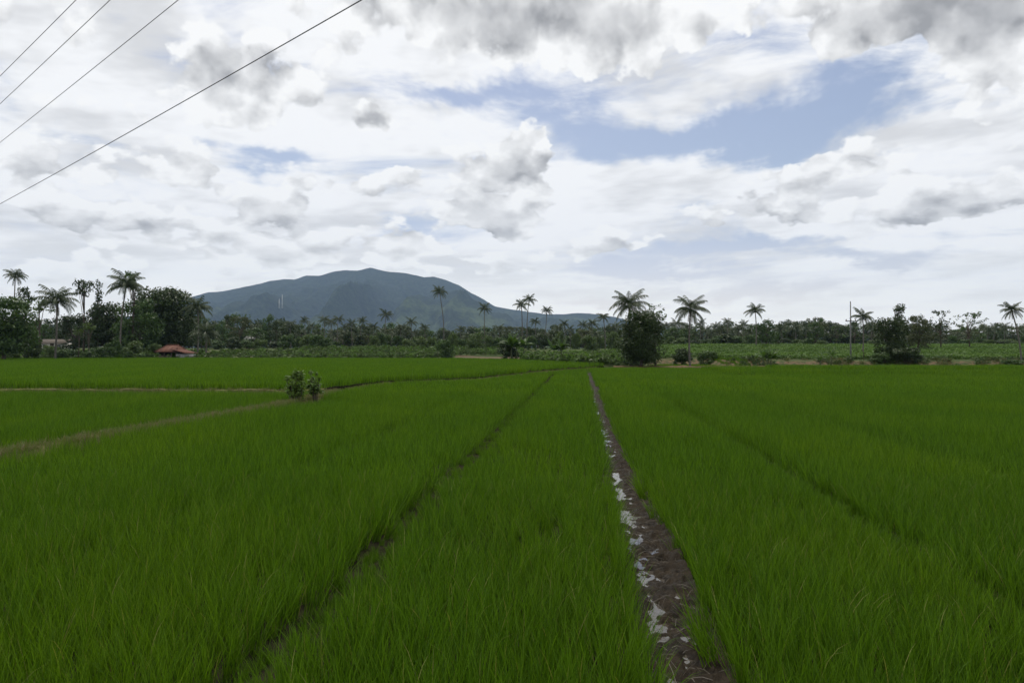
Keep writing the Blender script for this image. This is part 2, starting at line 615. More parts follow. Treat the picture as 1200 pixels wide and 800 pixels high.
# muddy drainage furrow with clods and puddles
def furrow_mud():
    ys = np.concatenate([np.arange(2.0, 16, 0.025), np.arange(16, 36, 0.07), np.arange(36, 74, 0.2)])
    us = np.linspace(-0.34, 0.34, 35)
    U, Yg = np.meshgrid(us, ys)
    wob = (fbm(Yg * 0.6, Yg * 0 + 3.3, 3) - 0.5) * 0.16
    Xg = furrow_x(0, Yg) + U + wob
    a = fbm(Xg * 7, Yg * 5, 4, 0.55) - 0.5
    b = np.abs(fbm(Xg * 15 + 9, Yg * 11, 3, 0.6) - 0.5)
    prof = 0.045 * (np.abs(U) / 0.3) ** 2
    low = -0.030 * np.exp(-((U + 0.13) / 0.09) ** 2)            # water stands along one side
    Zg = 0.050 + prof + low + a * 0.15 + (0.12 - b) * 0.16
    Zg = np.maximum(Zg, 0.008)
    v = np.stack([Xg, Yg, Zg], -1).reshape(-1, 3)
    ny, nx = U.shape
    i = np.arange(nx * ny).reshape(ny, nx)
    f = np.stack([i[:-1, :-1], i[:-1, 1:], i[1:, 1:], i[1:, :-1]], -1).reshape(-1, 4)
    m, t = new_mat('furrow_mud')
    p = position(t)
    n = t.noise(p, 28.0, 5, 0.65)
    n2 = t.noise(p, 6.0, 3, 0.6)
    c = t.mix(t.ramp(n2, 0.35, 0.65), (0.012, 0.009, 0.006), (0.042, 0.032, 0.021))
    c = t.mix(t.ramp(n, 0.3, 0.75), c, (0.024, 0.018, 0.012))
    finish(t, principled(t, c, t.ramp(n2, 0.35, 0.6, 0.6, 0.95), 0.12, bump(t, n, 0.9, 0.02)))
    tag(obj('furrow_mud', mesh_np('furrow_mud', v, f, (m,), True)), 'wet brown mud of the open furrow between rice strips', kind='structure')
    yw = np.arange(2.0, 74, 0.5)
    wv, wf = [], []
    for k, yy in enumerate(yw):
        cx = float(furrow_x(0, yy))
        wv += [(cx - 0.31, yy, 0.036), (cx + 0.24, yy, 0.031)]
    for k in range(len(yw) - 1):
        wf.append((2 * k, 2 * k + 1, 2 * k + 3, 2 * k + 2))
    m, t = new_mat('puddle_water')
    n = t.noise(position(t), 9.0, 2, 0.5)
    b = principled(t, (0.060, 0.050, 0.038), 0.04, 0.6, bump(t, n, 0.06, 0.01))
    finish(t, b)
    tag(obj('puddle_water', mesh_np('puddle_water', np.array(wv), np.array(wf), (m,))), 'shallow puddles of water lying in the muddy furrow', kind='structure')


furrow_mud()


# low earth dikes between the plots
def dike(label, pts, w, h, mat):
    pts = np.array(pts, float)
    seg = np.linalg.norm(np.diff(pts, axis=0), axis=1)
    s = np.concatenate([[0], np.cumsum(seg)])
    q = np.arange(0, s[-1], 0.35)
    x, y = np.interp(q, s, pts[:, 0]), np.interp(q, s, pts[:, 1])
    dx, dy = np.gradient(x), np.gradient(y)
    L = np.hypot(dx, dy)
    nx, ny = dy / L, -dx / L
    us = np.linspace(-1, 1, 7)
    prof = np.array([-0.05, 0.55, 0.95, 1.0, 0.95, 0.55, -0.05])
    V = []
    for u, pr in zip(us, prof):
        ww = w * (0.85 + 0.4 * fbm(q * 0.7, q * 0 + u * 3, 3))
        px, py = x + nx * u * ww, y + ny * u * ww
        V.append(np.stack([px, py, ground(px, py) + h * pr * (0.7 + 0.6 * fbm(q * 1.1, q * 0 + u * 2 + 8, 3))], -1))
    V = np.stack(V, 1)
    n, k = V.shape[:2]
    i = np.arange(n * k).reshape(n, k)
    f = np.stack([i[:-1, :-1], i[:-1, 1:], i[1:, 1:], i[1:, :-1]], -1).reshape(-1, 4)
    tag(obj('earth_dike', mesh_np('earth_dike', V.reshape(-1, 3), f, (mat,), True)), label, kind='structure')
    return np.stack([x, y], -1)


M['dike'] = noise_mat('dike', (0.085, 0.090, 0.032), (0.175, 0.160, 0.070), 2.2, 0.95, 0.1, 0.8, 0.06, space='World')
DK1 = dike('low earth dike running from the near left paddy to the twin shrubs', [(-12.4, 0), (-10.1, 14.6), (-8.45, 28.8), (-8.5, 36)], 0.15, 0.24, M['dike'])
DK2 = dike('low pale earth dike across the left paddies', [(-60, 35.2), (-30, 35.2), (-8.8, 35.1)], 0.16, 0.34, M['dike'])
DK3 = dike('curving earth dike between the near strips and the far paddy', [(-8.5, 36), (-8.0, 41), (-7.4, 44.6), (-2.2, 50), (3.0, 66.5), (9.2, 79.2)], 0.16, 0.20, M['dike'])
DK4 = dike('bare brown soil bank under the lone coconut palm', [(11, 80.2), (15.5, 79.4), (21, 78.4), (27, 77.6)], 0.9, 0.42, M['soil'])
DK5 = dike('low dike along the foot of the field terrace', [(27, 77.6), (40, 76.4), (72, 75.2)], 0.5, 0.25, M['dike'])


def soil_patch():
    xs = np.linspace(-9, 14, 30)
    ys = np.linspace(114, 150, 24)
    Xg, Yg = np.meshgrid(xs, ys)
    Xg = Xg + (Yg - 130) * -0.25
    v = np.stack([Xg, Yg, ground(Xg, Yg) + 0.03], -1).reshape(-1, 3)
    i = np.arange(len(v)).reshape(Xg.shape)
    f = np.stack([i[:-1, :-1], i[:-1, 1:], i[1:, 1:], i[1:, :-1]], -1).reshape(-1, 4)
    m = noise_mat('dry_soil', (0.075, 0.055, 0.034), (0.145, 0.105, 0.066), 0.5, 0.95, 0.1, 0.7, 0.1, space='World')
    tag(obj('bare_soil', mesh_np('bare_soil', v, f, (m,), True)), 'strip of bare reddish soil behind the far paddy', kind='structure')


soil_patch()


# ------------------------------------------------------------------ the mountain
RIDGE = [(-300, 400), (-120, 394), (0, 387), (100, 378), (150, 371), (190, 359), (215, 351), (240, 343), (262, 341), (282, 337), (300, 333), (318, 329), (332, 327), (345, 327.5), (358, 323), (375, 323), (390, 318),
         (403, 316.5), (420, 317), (434, 313.5), (444, 316), (456, 318.5), (470, 319), (484, 322), (496, 324.5), (508, 324), (522, 328),
         (538, 334), (552, 343), (566, 350), (580, 359), (596, 362), (618, 365), (640, 368), (660, 368), (680, 366.5), (700, 368),
         (720, 371), (740, 376), (780, 383), (850, 389), (1000, 394), (1300, 398), (1500, 400)]


def mountain():
    az = np.linspace(math.atan((-300 - 600) / FPX), math.atan((1500 - 600) / FPX), 520)
    px = 600 + FPX * np.tan(az)
    rows = np.interp(px, [p[0] for p in RIDGE], [p[1] for p in RIDGE])
    RD = 6000.0                                          # distance of the crest, metres ahead
    crest = EYE + (HZ - rows) / FPX * RD
    ts = np.concatenate([np.linspace(0, 1, 150), np.linspace(1.012, 1.3, 26)])     # 0 foot, 1 crest, beyond: far side
    T, C = np.meshgrid(ts, crest, indexing='ij')
    _, PX = np.meshgrid(ts, px, indexing='ij')
    Yw = 2900 + (RD - 2900) * T
    Xw = (PX - 600) / FPX * Yw
    # spurs and gullies run down from the crest
    g = fbm(Xw / 340 + 0.3 * fbm(Xw / 200, Yw / 300, 3), Yw / 1500, 4, 0.48)
    rid = 1 - np.abs(2 * g - 1) * 1.9
    shape = np.where(T < 1, 0.18 * T + 0.82 * T ** 2.2, 1 - (T - 1) * 2.4)
    Z = C * shape
    amp = C * 0.38 * np.clip(T * (1 - T) * 4, 0, 1) + 14 * np.clip(1.0 - np.abs(T - 0.5) * 1.4, 0.15, 1)
    damp = np.clip((1.0 - T) / 0.10, 0.10, 1)
    Z = Z + amp * (rid - 0.55) * np.where(T < 1, damp, 0.1)
    Z = Z + 26 * (fbm(Xw / 70, Yw / 70, 4, 0.6) - 0.5) * np.where(T < 0.97, 1, 0.35)
    # a lower foothill in front
    hill = 120 * np.exp(-((PX - 400) / 170) ** 2 - ((Yw - 4300) / 420) ** 2) * (0.6 + 0.8 * fbm(Xw / 300, Yw / 300, 4))
    hill2 = 80 * np.exp(-((PX - 560) / 120) ** 2 - ((Yw - 4600) / 380) ** 2) * (0.6 + 0.8 * fbm(Xw / 260, Yw / 260, 4))
    Z = Z + (hill + hill2) * np.clip((0.93 - T) * 6, 0, 1)
    Z = np.minimum(Z, EYE + (HZ - rows)[None, :] / FPX * Yw + np.where(T > 0.9, 4, -6))
    Z = np.where(T <= 0.0, 2.0, np.maximum(Z, 2.5 - (T > 1.28) * 5))
    v = np.stack([Xw, Yw, Z], -1).reshape(-1, 3)
    i = np.arange(v.shape[0]).reshape(T.shape)
    f = np.stack([i[:-1, :-1], i[:-1, 1:], i[1:, 1:], i[1:, :-1]], -1).reshape(-1, 4)
    m, t = new_mat('mountain_forest')
    p = position(t)
    canopy = t.noise(p, 0.035, 6, 0.68)
    patch = t.noise(t.v('MULTIPLY', p, (1, 0.6, 1.6)), 0.0026, 5, 0.62)
    zz = t.sep(p)[2]
    forest = t.mix(t.ramp(canopy, 0.35, 0.68), (0.008, 0.016, 0.008), (0.030, 0.046, 0.020))
    open_ = t.mix(t.ramp(canopy, 0.35, 0.68), (0.040, 0.060, 0.022), (0.085, 0.112, 0.042))
    lower = t.ramp(zz, 430, 120)
    c = t.mix(t.m('MULTIPLY', t.ramp(patch, 0.50, 0.62), lower), forest, open_)
    finish(t, principled(t, c, 0.95, 0.05, bump(t, canopy, 1.0, 16.0)))
    tag(obj('mountain', mesh_np('mountain', v, f, (m,), True)), 'broad forested mountain rising behind the coconut wood', kind='structure')
    return lambda x, y: (x, y)


mountain()


# ------------------------------------------------------------------ scattering of uncountable plants (one object each)
def hidden_collection(name, meshes):
    c = bpy.data.collections.new(name)
    for k, me in enumerate(meshes):
        c.objects.link(bpy.data.objects.new('%s_%02d' % (name, k), me))
    return c


def scatter(name, label, pts, rot, scl, pick, protos):
    me = bpy.data.meshes.new(name)
    n = len(pts)
    me.vertices.add(n)
    me.vertices.foreach_set('co', np.asarray(pts, np.float32).ravel())
    for nm, ty, dat, key in (('rot', 'FLOAT_VECTOR', rot, 'vector'), ('scl', 'FLOAT_VECTOR', scl, 'vector'), ('pick', 'INT', pick, 'value')):
        a = me.attributes.new(nm, ty, 'POINT')
        a.data.foreach_set(key, np.asarray(dat, np.int32 if ty == 'INT' else np.float32).ravel())
    o = obj(name, me)
    g = bpy.data.node_groups.new(name + '_nodes', 'GeometryNodeTree')
    g.interface.new_socket('Geometry', in_out='INPUT', socket_type='NodeSocketGeometry')
    g.interface.new_socket('Geometry', in_out='OUTPUT', socket_type='NodeSocketGeometry')
    gi, go = g.nodes.new('NodeGroupInput'), g.nodes.new('NodeGroupOutput')
    ci = g.nodes.new('GeometryNodeCollectionInfo')
    ci.inputs['Collection'].default_value = hidden_collection(name + '_plants', protos)
    ci.inputs['Separate Children'].default_value = True
    ci.inputs['Reset Children'].default_value = True
    ip = g.nodes.new('GeometryNodeInstanceOnPoints')
    ip.inputs['Pick Instance'].default_value = True

    def attr(nm, ty):
        a = g.nodes.new('GeometryNodeInputNamedAttribute')
        a.data_type = ty
        a.inputs['Name'].default_value = nm
        return a.outputs['Attribute']
    e2r = g.nodes.new('FunctionNodeEulerToRotation')
    g.links.new(attr('rot', 'FLOAT_VECTOR'), e2r.inputs[0])
    g.links.new(gi.outputs[0], ip.inputs['Points'])
    g.links.new(ci.outputs[0], ip.inputs['Instance'])
    g.links.new(attr('pick', 'INT'), ip.inputs['Instance Index'])
    g.links.new(e2r.outputs[0], ip.inputs['Rotation'])
    g.links.new(attr('scl', 'FLOAT_VECTOR'), ip.inputs['Scale'])
    g.links.new(ip.outputs[0], go.inputs[0])
    md = o.modifiers.new('scatter', 'NODES')
    md.node_group = g
    tag(o, label, kind='stuff')
    return o


def blades(name, n, h, width, spread, lean, segs, mat, seed, base_r=0.03, curl=1.0):
    """tuft of arching grass blades"""
    r = np.random.default_rng(seed)
    V, Q, T = [], [], []
    k = 0
    for b in range(n):
        a = r.uniform(0, 2 * math.pi)
        L = h * r.uniform(0.62, 1.08)
        th = abs(r.normal(0, lean)) + 0.03                    # lean from vertical
        bend = curl * r.uniform(0.15, 0.75) * (1.0 if r.random() < 0.8 else 2.0)
        tw = r.uniform(0, math.pi)
        br = base_r * math.sqrt(r.random()) + spread * r.random()
        ba = r.uniform(0, 2 * math.pi)
        p = np.array([br * math.cos(ba), br * math.sin(ba), 0.0])
        side = np.array([math.cos(tw), math.sin(tw), 0.0])
        w0 = width * r.uniform(0.7, 1.2)
        for s in range(segs + 1):
            t = s / segs
            ww = w0 * (0.75 + 0.5 * t - 1.2 * t * t) if s < segs else 0
            if s < segs:
                V += [p - side * ww / 2, p + side * ww / 2]
            else:
                V += [p]
            an = th + bend * t ** 1.6
            p = p + np.array([math.sin(an) * math.cos(a), math.sin(an) * math.sin(a), math.cos(an)]) * (L / segs)
        for s in range(segs - 1):
            Q.append((k + 2 * s, k + 2 * s + 1, k + 2 * s + 3, k + 2 * s + 2))
        T.append((k + 2 * segs - 2, k + 2 * segs - 1, k + 2 * segs))
        k += 2 * segs + 1
    return mesh_np(name, np.array(V), [np.array(Q), np.array(T)], (mat,))


def rice_mat():
    m, t = new_mat('rice_leaf')
    geo = t.new('ShaderNodeNewGeometry')
    p = geo.outputs['Position']
    rnd = geo.outputs['Random Per Island']
    patch = t.noise(t.v('MULTIPLY', p, (1, 0.35, 0)), 0.30, 4, 0.6)
    c = t.mix(rnd, (0.036, 0.086, 0.004), (0.118, 0.222, 0.012))
    c = t.mix(t.ramp(patch, 0.40, 0.68), c, t.mix(rnd, (0.050, 0.108, 0.004), (0.140, 0.240, 0.012)))
    # a few yellowed blades
    c = t.mix(t.ramp(rnd, 0.978, 0.99), c, (0.20, 0.19, 0.06))
    sh = principled(t, c, 0.55, 0.12)
    tr = t.new('ShaderNodeBsdfTranslucent')
    t.put(tr.inputs['Color'], t.v('MULTIPLY', c, (1.15, 1.25, 0.55)))
    mx = t.new('ShaderNodeMixShader')
    mx.inputs[0].default_value = 0.32
    t.l.new(sh, mx.inputs[1])
    t.l.new(tr.outputs[0], mx.inputs[2])
    finish(t, mx.outputs[0])
    return m


M['rice'] = rice_mat()
RICE = [blades('rice_near_%d' % i, 44, 0.46, 0.0080, 0.05, 0.18, 5, M['rice'], 100 + i, 0.03) for i in range(8)]
RICE += [blades('rice_mid_%d' % i, 26, 0.45, 0.013, 0.07, 0.20, 3, M['rice'], 200 + i, 0.04) for i in range(5)]
RICE += [blades('rice_far_%d' % i, 26, 0.44, 0.030, 0.18, 0.21, 2, M['rice'], 300 + i, 0.06) for i in range(4)]


def rice_points(edge, y0, y1, sp_x, sp_y, first, cnt, hmul=1.0, seed=1, cross=(), lift=0.0, steps=False):
    r = np.random.default_rng(seed)
    lo = min(p[0] for p in edge)
    hi = max(p[0] for p in edge)
    # only what can be seen within some metres of the frame
    us = np.arange(lo - 8, hi + 8, sp_x)
    ys = np.arange(y0, y1, sp_y)
    U, Yg = np.meshgrid(us, ys)
    U, Yg = U.ravel(), Yg.ravel()
    Yg = Yg + r.uniform(-0.5, 0.5, Yg.shape) * sp_y * 0.5
    Xg = U + DX * Yg + r.uniform(-0.5, 0.5, U.shape) * sp_x * 0.55
    ok = inside(edge, Xg, Yg) & (np.abs(Xg) < 0.76 * Yg + 4.0)
    for off, hw, a, b in FURROWS:
        wob = (fbm(Yg * 0.6, Yg * 0 + 3.3, 3) - 0.5) * 0.16
        ragged = hw * (0.8 + 0.5 * fbm(Yg * 0.9, Yg * 0 + off, 2))
        ok &= ~((np.abs(Xg - furrow_x(off, Yg) - wob) < ragged) & (Yg > a) & (Yg < b))
    for xa, xb, yc, hw in cross:
        ok &= ~((Xg > xa) & (Xg < xb) & (np.abs(Yg - yc - 0.9 * (fbm(Xg * 0.2, Xg * 0, 2) - 0.5)) < hw))
    ok &= np.hypot((Xg + 8.0) * 0.8, Yg - 29.6) > 1.25
    thin = fbm(Xg * 0.5, Yg * 0.5, 3)
    ok &= ~((thin < 0.27) & (r.random(Xg.shape) < 0.5))
    Xg, Yg = Xg[ok], Yg[ok]
    n = len(Xg)
    hs = hmul * (0.74 + 0.52 * fbm(Xg * 0.35, Yg * 0.22, 3)) * r.uniform(0.9, 1.12, n)
    w = np.sqrt(hs)
    Z = np.maximum(ground(Xg, Yg), lift)
    if steps:
        for e, z in STEPS:
            Z = np.where(inside(e, Xg, Yg), z, Z)
        open_ = np.zeros(n, bool)
        for e, z in STEPS:
            open_ |= inside(e, Xg, Yg + 0.9) & ~inside(e, Xg, Yg)
        hs = np.where(open_, hs * 0.35, hs)
    rot = np.stack([r.normal(0, 0.05, n), r.normal(0, 0.05, n), r.uniform(0, 6.283, n)], -1)
    # plants at a furrow's edge lean into the open space
    for off, hw, a, b in FURROWS[:5]:
        dd = Xg - furrow_x(off, Yg)
        e = np.clip(1 - (np.abs(dd) - hw) / 0.25, 0, 1)
        ln = -np.sign(dd) * e * 0.20 * (hw / 0.2)
        rot[:, 2] = np.where(e > 0, 0, rot[:, 2])
        rot[:, 1] += ln
    return np.stack([Xg, Yg, Z], -1), rot, np.stack([w, w, hs], -1), r.integers(first, first + cnt, n)


def rice_plot(name, label, parts):
    a = [np.concatenate(x) for x in zip(*parts)]
    scatter(name, label, *a, RICE)
    return len(a[0])




def furrow_seedlings(seed):
    """short stray plants on the floor of the closed furrows"""
    r = np.random.default_rng(seed)
    X, Y = [], []
    for off, hw, a, b in FURROWS[2:5]:
        y = 2.0 + 44 * r.random(2600 if off > 0 else 1000) ** 1.5
        X.append(furrow_x(off, y) + r.uniform(-1, 1, len(y)) * hw)
        Y.append(y)
    X, Y = np.concatenate(X), np.concatenate(Y)
    n = len(X)
    s = r.uniform(0.18, 0.42, n)
    rot = np.stack([r.normal(0, 0.15, n), r.normal(0, 0.15, n), r.uniform(0, 6.28, n)], -1)
    return np.stack([X, Y, np.zeros(n)], -1), rot, np.stack([s * 1.4, s * 1.4, s], -1), np.where(Y < 12, r.integers(0, 8, n), r.integers(8, 13, n))


n_a = rice_plot('rice_crop', 'young green rice in long strips parted by furrows, nearest paddy', [
    rice_points(EDGE_A, 1.6, 11.5, 0.19, 0.16, 0, 8, 1.0, 1),
    rice_points(EDGE_A, 11.5, 34, 0.22, 0.22, 8, 5, 1.0, 2),
    rice_points(EDGE_A, 34, 80, 0.42, 0.40, 13, 4, 0.98, 3, (), 0.0, True),
    furrow_seedlings(31)])
n_b = rice_plot('rice_crop', 'young green rice in the small paddy between two earth dikes', [
    rice_points(EDGE_B, 9, 35, 0.22, 0.22, 8, 5, 0.98, 4)])
cross_c = [(-60, 0, 62, 0.25), (-70, 4, 84, 0.35), (-40, 9, 74, 0.25), (-110, 4, 106, 0.4)]
n_c = rice_plot('rice_crop', 'young green rice of the wide paddy reaching to the hut', [
    rice_points(EDGE_C, 35, 62, 0.36, 0.32, 13, 4, 1.06, 5, (), TERRACE - 0.02),
    rice_points(EDGE_C, 62, 135, 0.55, 0.50, 13, 4, 1.0, 6, cross_c, TERRACE - 0.02)])
n_d = rice_plot('rice_crop', 'small raised patch of rice behind the brown soil bank', [
    rice_points(EDGE_D, 80, 95, 0.42, 0.40, 13, 4, 0.9, 7)])
print('rice hills', n_a, n_b, n_c, n_d)


# ------------------------------------------------------------------ broadleaf trees
def leaf_cloud(r, centres, radii, per, size, flat=0.75, up=0.35, shell=0.55):
    """leaf quads spread through clumps: (verts, quads)"""
    V = []
    for (c, rad) in zip(centres, radii):
        n = max(6, int(per * rad * rad))
        d = r.normal(size=(n, 3))
        d /= np.linalg.norm(d, axis=1)[:, None] + 1e-9
        rr = rad * (shell + (1 - shell) * r.random(n)) ** 0.8 * r.uniform(0.75, 1.2, n)
        p = c + d * rr[:, None] * np.array([1, 1, flat])
        nrm = d + r.normal(size=(n, 3)) * 0.55 + np.array([0, 0, up])
        nrm /= np.linalg.norm(nrm, axis=1)[:, None]
        a = np.cross(nrm, r.normal(size=(n, 3)))
        a /= np.linalg.norm(a, axis=1)[:, None] + 1e-9
        b = np.cross(nrm, a)
        s = size * r.uniform(0.6, 1.35, n)[:, None]
        V.append(np.stack([p - a * s * 0.9, p + b * s * 0.42 - nrm * s * 0.08, p + a * s * 0.9 - nrm * s * 0.18, p - b * s * 0.42 - nrm * s * 0.08], 1))
    V = np.concatenate(V)
    q = np.arange(len(V) * 4).reshape(-1, 4)
    return V.reshape(-1, 3), q


def crown_clumps(r, kind, n):
    """clump centres and radii in a unit box: width 1, base z 0, top z 1"""
    C, S = [], []
    for i in range(n):
        u = r.random()
        a = r.uniform(0, 2 * math.pi)
        if kind == 'round':
            z = 0.16 + 0.74 * u
            prof = math.sqrt(max(0.02, 1 - ((z - 0.50) / 0.54) ** 2))
            rad = 0.40 * prof * math.sqrt(r.random()) * r.uniform(0.75, 1.12)
            s = r.uniform(0.09, 0.17)
        elif kind == 'wide':
            z = 0.36 + 0.54 * u
            prof = math.sqrt(max(0.05, 1 - ((z - 0.52) / 0.5) ** 2))
            rad = 0.46 * prof * r.uniform(0.3, 1.05)
            s = r.uniform(0.07, 0.14)
        elif kind == 'tall':
            z = 0.20 + 0.72 * u
            prof = (0.55 + 0.45 * math.sin(z * 9 + i)) * (1.15 - 0.7 * z)
            rad = 0.34 * prof * math.sqrt(r.random())
            s = r.uniform(0.07, 0.13)
        elif kind == 'umbrella':
            z = 0.76 + 0.17 * u
            rad = 0.42 * math.sqrt(r.random()) * (1.15 - 0.9 * (z - 0.76) / 0.2 * 0.6)
            s = r.uniform(0.07, 0.12)
        elif kind == 'sparse':
            z = 0.22 + 0.74 * u
            prof = math.sqrt(max(0.05, 1 - ((z - 0.55) / 0.55) ** 2))
            rad = 0.44 * prof * r.uniform(0.2, 1.1)
            s = r.uniform(0.035, 0.075)
        else:                                     # bush: leaves to the ground
            z = 0.06 + 0.82 * u
            prof = math.sqrt(max(0.05, 1 - ((z - 0.35) / 0.68) ** 2))
            rad = 0.42 * prof * math.sqrt(r.random())
            s = r.uniform(0.09, 0.18)
        C.append([rad * math.cos(a), rad * math.sin(a), z])
        S.append(s)
    return np.array(C), np.array(S)


TRUNK_TOP = {'round': 0.45, 'wide': 0.55, 'tall': 0.80, 'umbrella': 0.82, 'sparse': 0.70, 'bush': 0.30}
FLAT = {'round': 0.75, 'wide': 0.45, 'tall': 0.8, 'umbrella': 0.4, 'sparse': 0.7, 'bush': 0.75}


def make_crown(kind, seed, n, per, size, aspect):
    """unit tree (height 1, width `aspect`): crown mesh and trunk mesh data"""
    r = np.random.default_rng(seed)
    C, S = crown_clumps(r, kind, n)
    C = C * np.array([aspect, aspect, 1.0])
    v, q = leaf_cloud(r, C, S * max(aspect, 0.7), per, size, FLAT[kind])
    b = MB()
    top = TRUNK_TOP[kind]
    lx, ly = r.normal(0, 0.03, 2)
    tr = 0.016 if kind in ('tall', 'umbrella', 'sparse') else 0.024
    if kind == 'bush':
        tr = 0.012
    b.tube([(0, 0, -0.03), (lx * 0.4, ly * 0.4, top * 0.35), (lx, ly, top * 0.7), (lx * 1.2, ly * 1.4, top)], [tr * 1.3, tr, tr * 0.75, tr * 0.4], 6)
    idx = r.choice(len(C), min(len(C), 12 if kind != 'sparse' else 22), replace=False)
    for k in idx:
        c = C[k]
        z0 = min(top * r.uniform(0.45, 0.95), c[2] * 0.9)
        f = z0 / top
        s0 = Vector((lx * f, ly * f, z0))
        e = Vector(c)
        mid = s0.lerp(e, 0.55) + Vector((0, 0, 0.03))
        b.tube([s0, mid, e], [tr * 0.45, tr * 0.3, tr * 0.12], 4, False)
    return (v, q), b


VARIANTS = {}
COUNT = {}


def tree_variant(kind, leaf, seed, n, per, size, aspect):
    (v, q), b = make_crown(kind, seed, n, per, size, aspect)
    cm = mesh_np('crown_%s' % kind, v, q, (M[leaf],))
    tm = b.mesh('trunk_%s' % kind, M['bark'], True)
    return cm, tm


def variant(key):
    if key not in VARIANTS:
        kind, leaf, seed, n, per, size, aspect = key
        VARIANTS[key] = tree_variant(*key)
    return VARIANTS[key]


def tree(name, label, cat, group, loc, h, w, key, rz=None):
    """key: (kind, leaf material, seed, clumps, leaves per unit area, leaf size, aspect) shared between alike trees"""
    cm, tm = variant(key)
    asp = key[6]
    o = empty(name, loc, random.uniform(0, 6.28) if rz is None else rz)
    o.scale = (w / asp, w / asp, h)
    obj('crown', cm, o)
    obj('trunk', tm, o)
    tag(o, label, cat, group)
    return o


K_ROUND_D = [('round', 'leaf_dark', 31 + i, 46, 3400, 0.034, 0.95) for i in range(3)]
K_ROUND_M = [('round', 'leaf_mid', 41 + i, 42, 3200, 0.034, 0.95) for i in range(3)]
K_WIDE_O = [('wide', 'leaf_olive', 51 + i, 44, 2800, 0.036, 1.25) for i in range(2)]
K_TALL = [('tall', 'leaf_dark', 61 + i, 34, 3600, 0.032, 0.55) for i in range(2)]
K_SPARSE = [('sparse', 'leaf_mid', 71 + i, 60, 3600, 0.030, 0.85) for i in range(2)]
K_UMB = [('umbrella', 'leaf_mid', 81 + i, 26, 3600, 0.026, 0.50) for i in range(2)]
K_BUSH_M = [('bush', 'leaf_mid', 91 + i, 34, 3000, 0.050, 1.3) for i in range(3)]
K_BUSH_D = [('bush', 'leaf_dark', 95 + i, 34, 3000, 0.050, 1.3) for i in range(2)]
K_BUSH_P = [('bush', 'leaf_pale', 98 + i, 30, 2600, 0.055, 1.5) for i in range(2)]


def put(name, label, cat, px, top, wpx, d, key, group=None, rz=None):
    p = at(px, d)
    h = height_for(px, top, d)
    return tree(name, label, cat, group, p, h, wpx / FPX * d, key, rz)


# ------------------------------------------------------------------ coconut palms
def frond_mesh(a0, bend, seed, mat, stations=20, droop=0.75):
    r = np.random.default_rng(seed)
    V, Q, T = [], [], []
    pts, ang = [np.zeros(3)], a0
    N = stations
    for i in range(N):
        t = (i + 1) / N
        an = a0 - bend * t ** 1.35
        pts.append(pts[-1] + np.array([math.cos(an), 0, math.sin(an)]) / N)
    pts = np.array(pts)
    tang = np.gradient(pts, axis=0)
    tang /= np.linalg.norm(tang, axis=1)[:, None]
    # midrib
    for i, p in enumerate(pts):
        w = 0.020 * (1 - i / N) + 0.004
        V += [p + [0, -w, 0], p + [0, w, 0]]
    for i in range(N):
        Q.append((2 * i, 2 * i + 1, 2 * i + 3, 2 * i + 2))
    k = len(V)
    for i in range(3, N + 1):
        t = i / N
        ln = 0.25 * math.sin(math.pi * min(1, 0.12 + 0.80 * t)) ** 0.7 + 0.03
        for s in (-1, 1):
            l = ln * r.uniform(0.8, 1.1)
            dirv = tang[i] * (0.45 + 0.35 * t) + np.array([0, s * 0.75, 0]) + np.array([0, 0, -droop * r.uniform(0.6, 1.3)])
            dirv /= np.linalg.norm(dirv)
            p = pts[i]
            wv = tang[i] * 0.026
            midp = p + dirv * l * 0.5 + np.array([0, 0, 0.015])
            tip = p + dirv * l + np.array([0, 0, -l * 0.18])
            V += [p - wv * 0.5, p + wv * 0.5, midp + wv * 0.75, midp - wv * 0.6, tip]
            Q.append((k, k + 1, k + 2, k + 3))
            T.append((k + 3, k + 2, k + 4))
            k += 5
    return mesh_np('frond', np.array(V), [np.array(Q), np.array(T)], (mat,))


FR_UP = [frond_mesh(R(72), R(55), 1, M['palm_leaf']), frond_mesh(R(60), R(75), 2, M['palm_leaf'])]
FR_MID = [frond_mesh(R(38), R(85), 3, M['palm_leaf']), frond_mesh(R(25), R(80), 4, M['palm_leaf'])]
FR_LOW = [frond_mesh(R(2), R(70), 5, M['palm_leaf'], droop=1.0), frond_mesh(R(-22), R(55), 6, M['palm_leaf'], droop=1.2)]
FR_DRY = [frond_mesh(R(-35), R(48), 7, M['palm_dry'], droop=1.5)]
nut = MB()
for a in range(7):
    an = a * 0.9
    c = Vector((0.075 * math.cos(an), 0.075 * math.sin(an), -0.05 - 0.03 * (a % 3)))
    nut.tube([c + Vector((0, 0, 0.05)), c + Vector((0, 0, 0.02)), c + Vector((0, 0, -0.02)), c + Vector((0, 0, -0.05))], [0.012, 0.038, 0.038, 0.010], 6)
NUTS = nut.mesh('coconuts', M['leaf_olive'], True)


def frond_set(rs, n, up=0.35, dry=1):
    out = []
    for i in range(n):
        u = (i + 0.5) / n
        a = i * 2.39996 + rs.uniform(-0.25, 0.25)
        me = rs.choice(FR_UP) if u < up else (rs.choice(FR_MID) if u < up + 0.38 else rs.choice(FR_LOW))
        out.append((me, a, rs.uniform(0.85, 1.1) * (0.80 if u < 0.15 else 1.0), rs.uniform(-0.14, 0.14)))
    for i in range(dry):
        out.append((FR_DRY[0], rs.uniform(0, 6.28), rs.uniform(0.7, 0.9), 0.0))
    return out


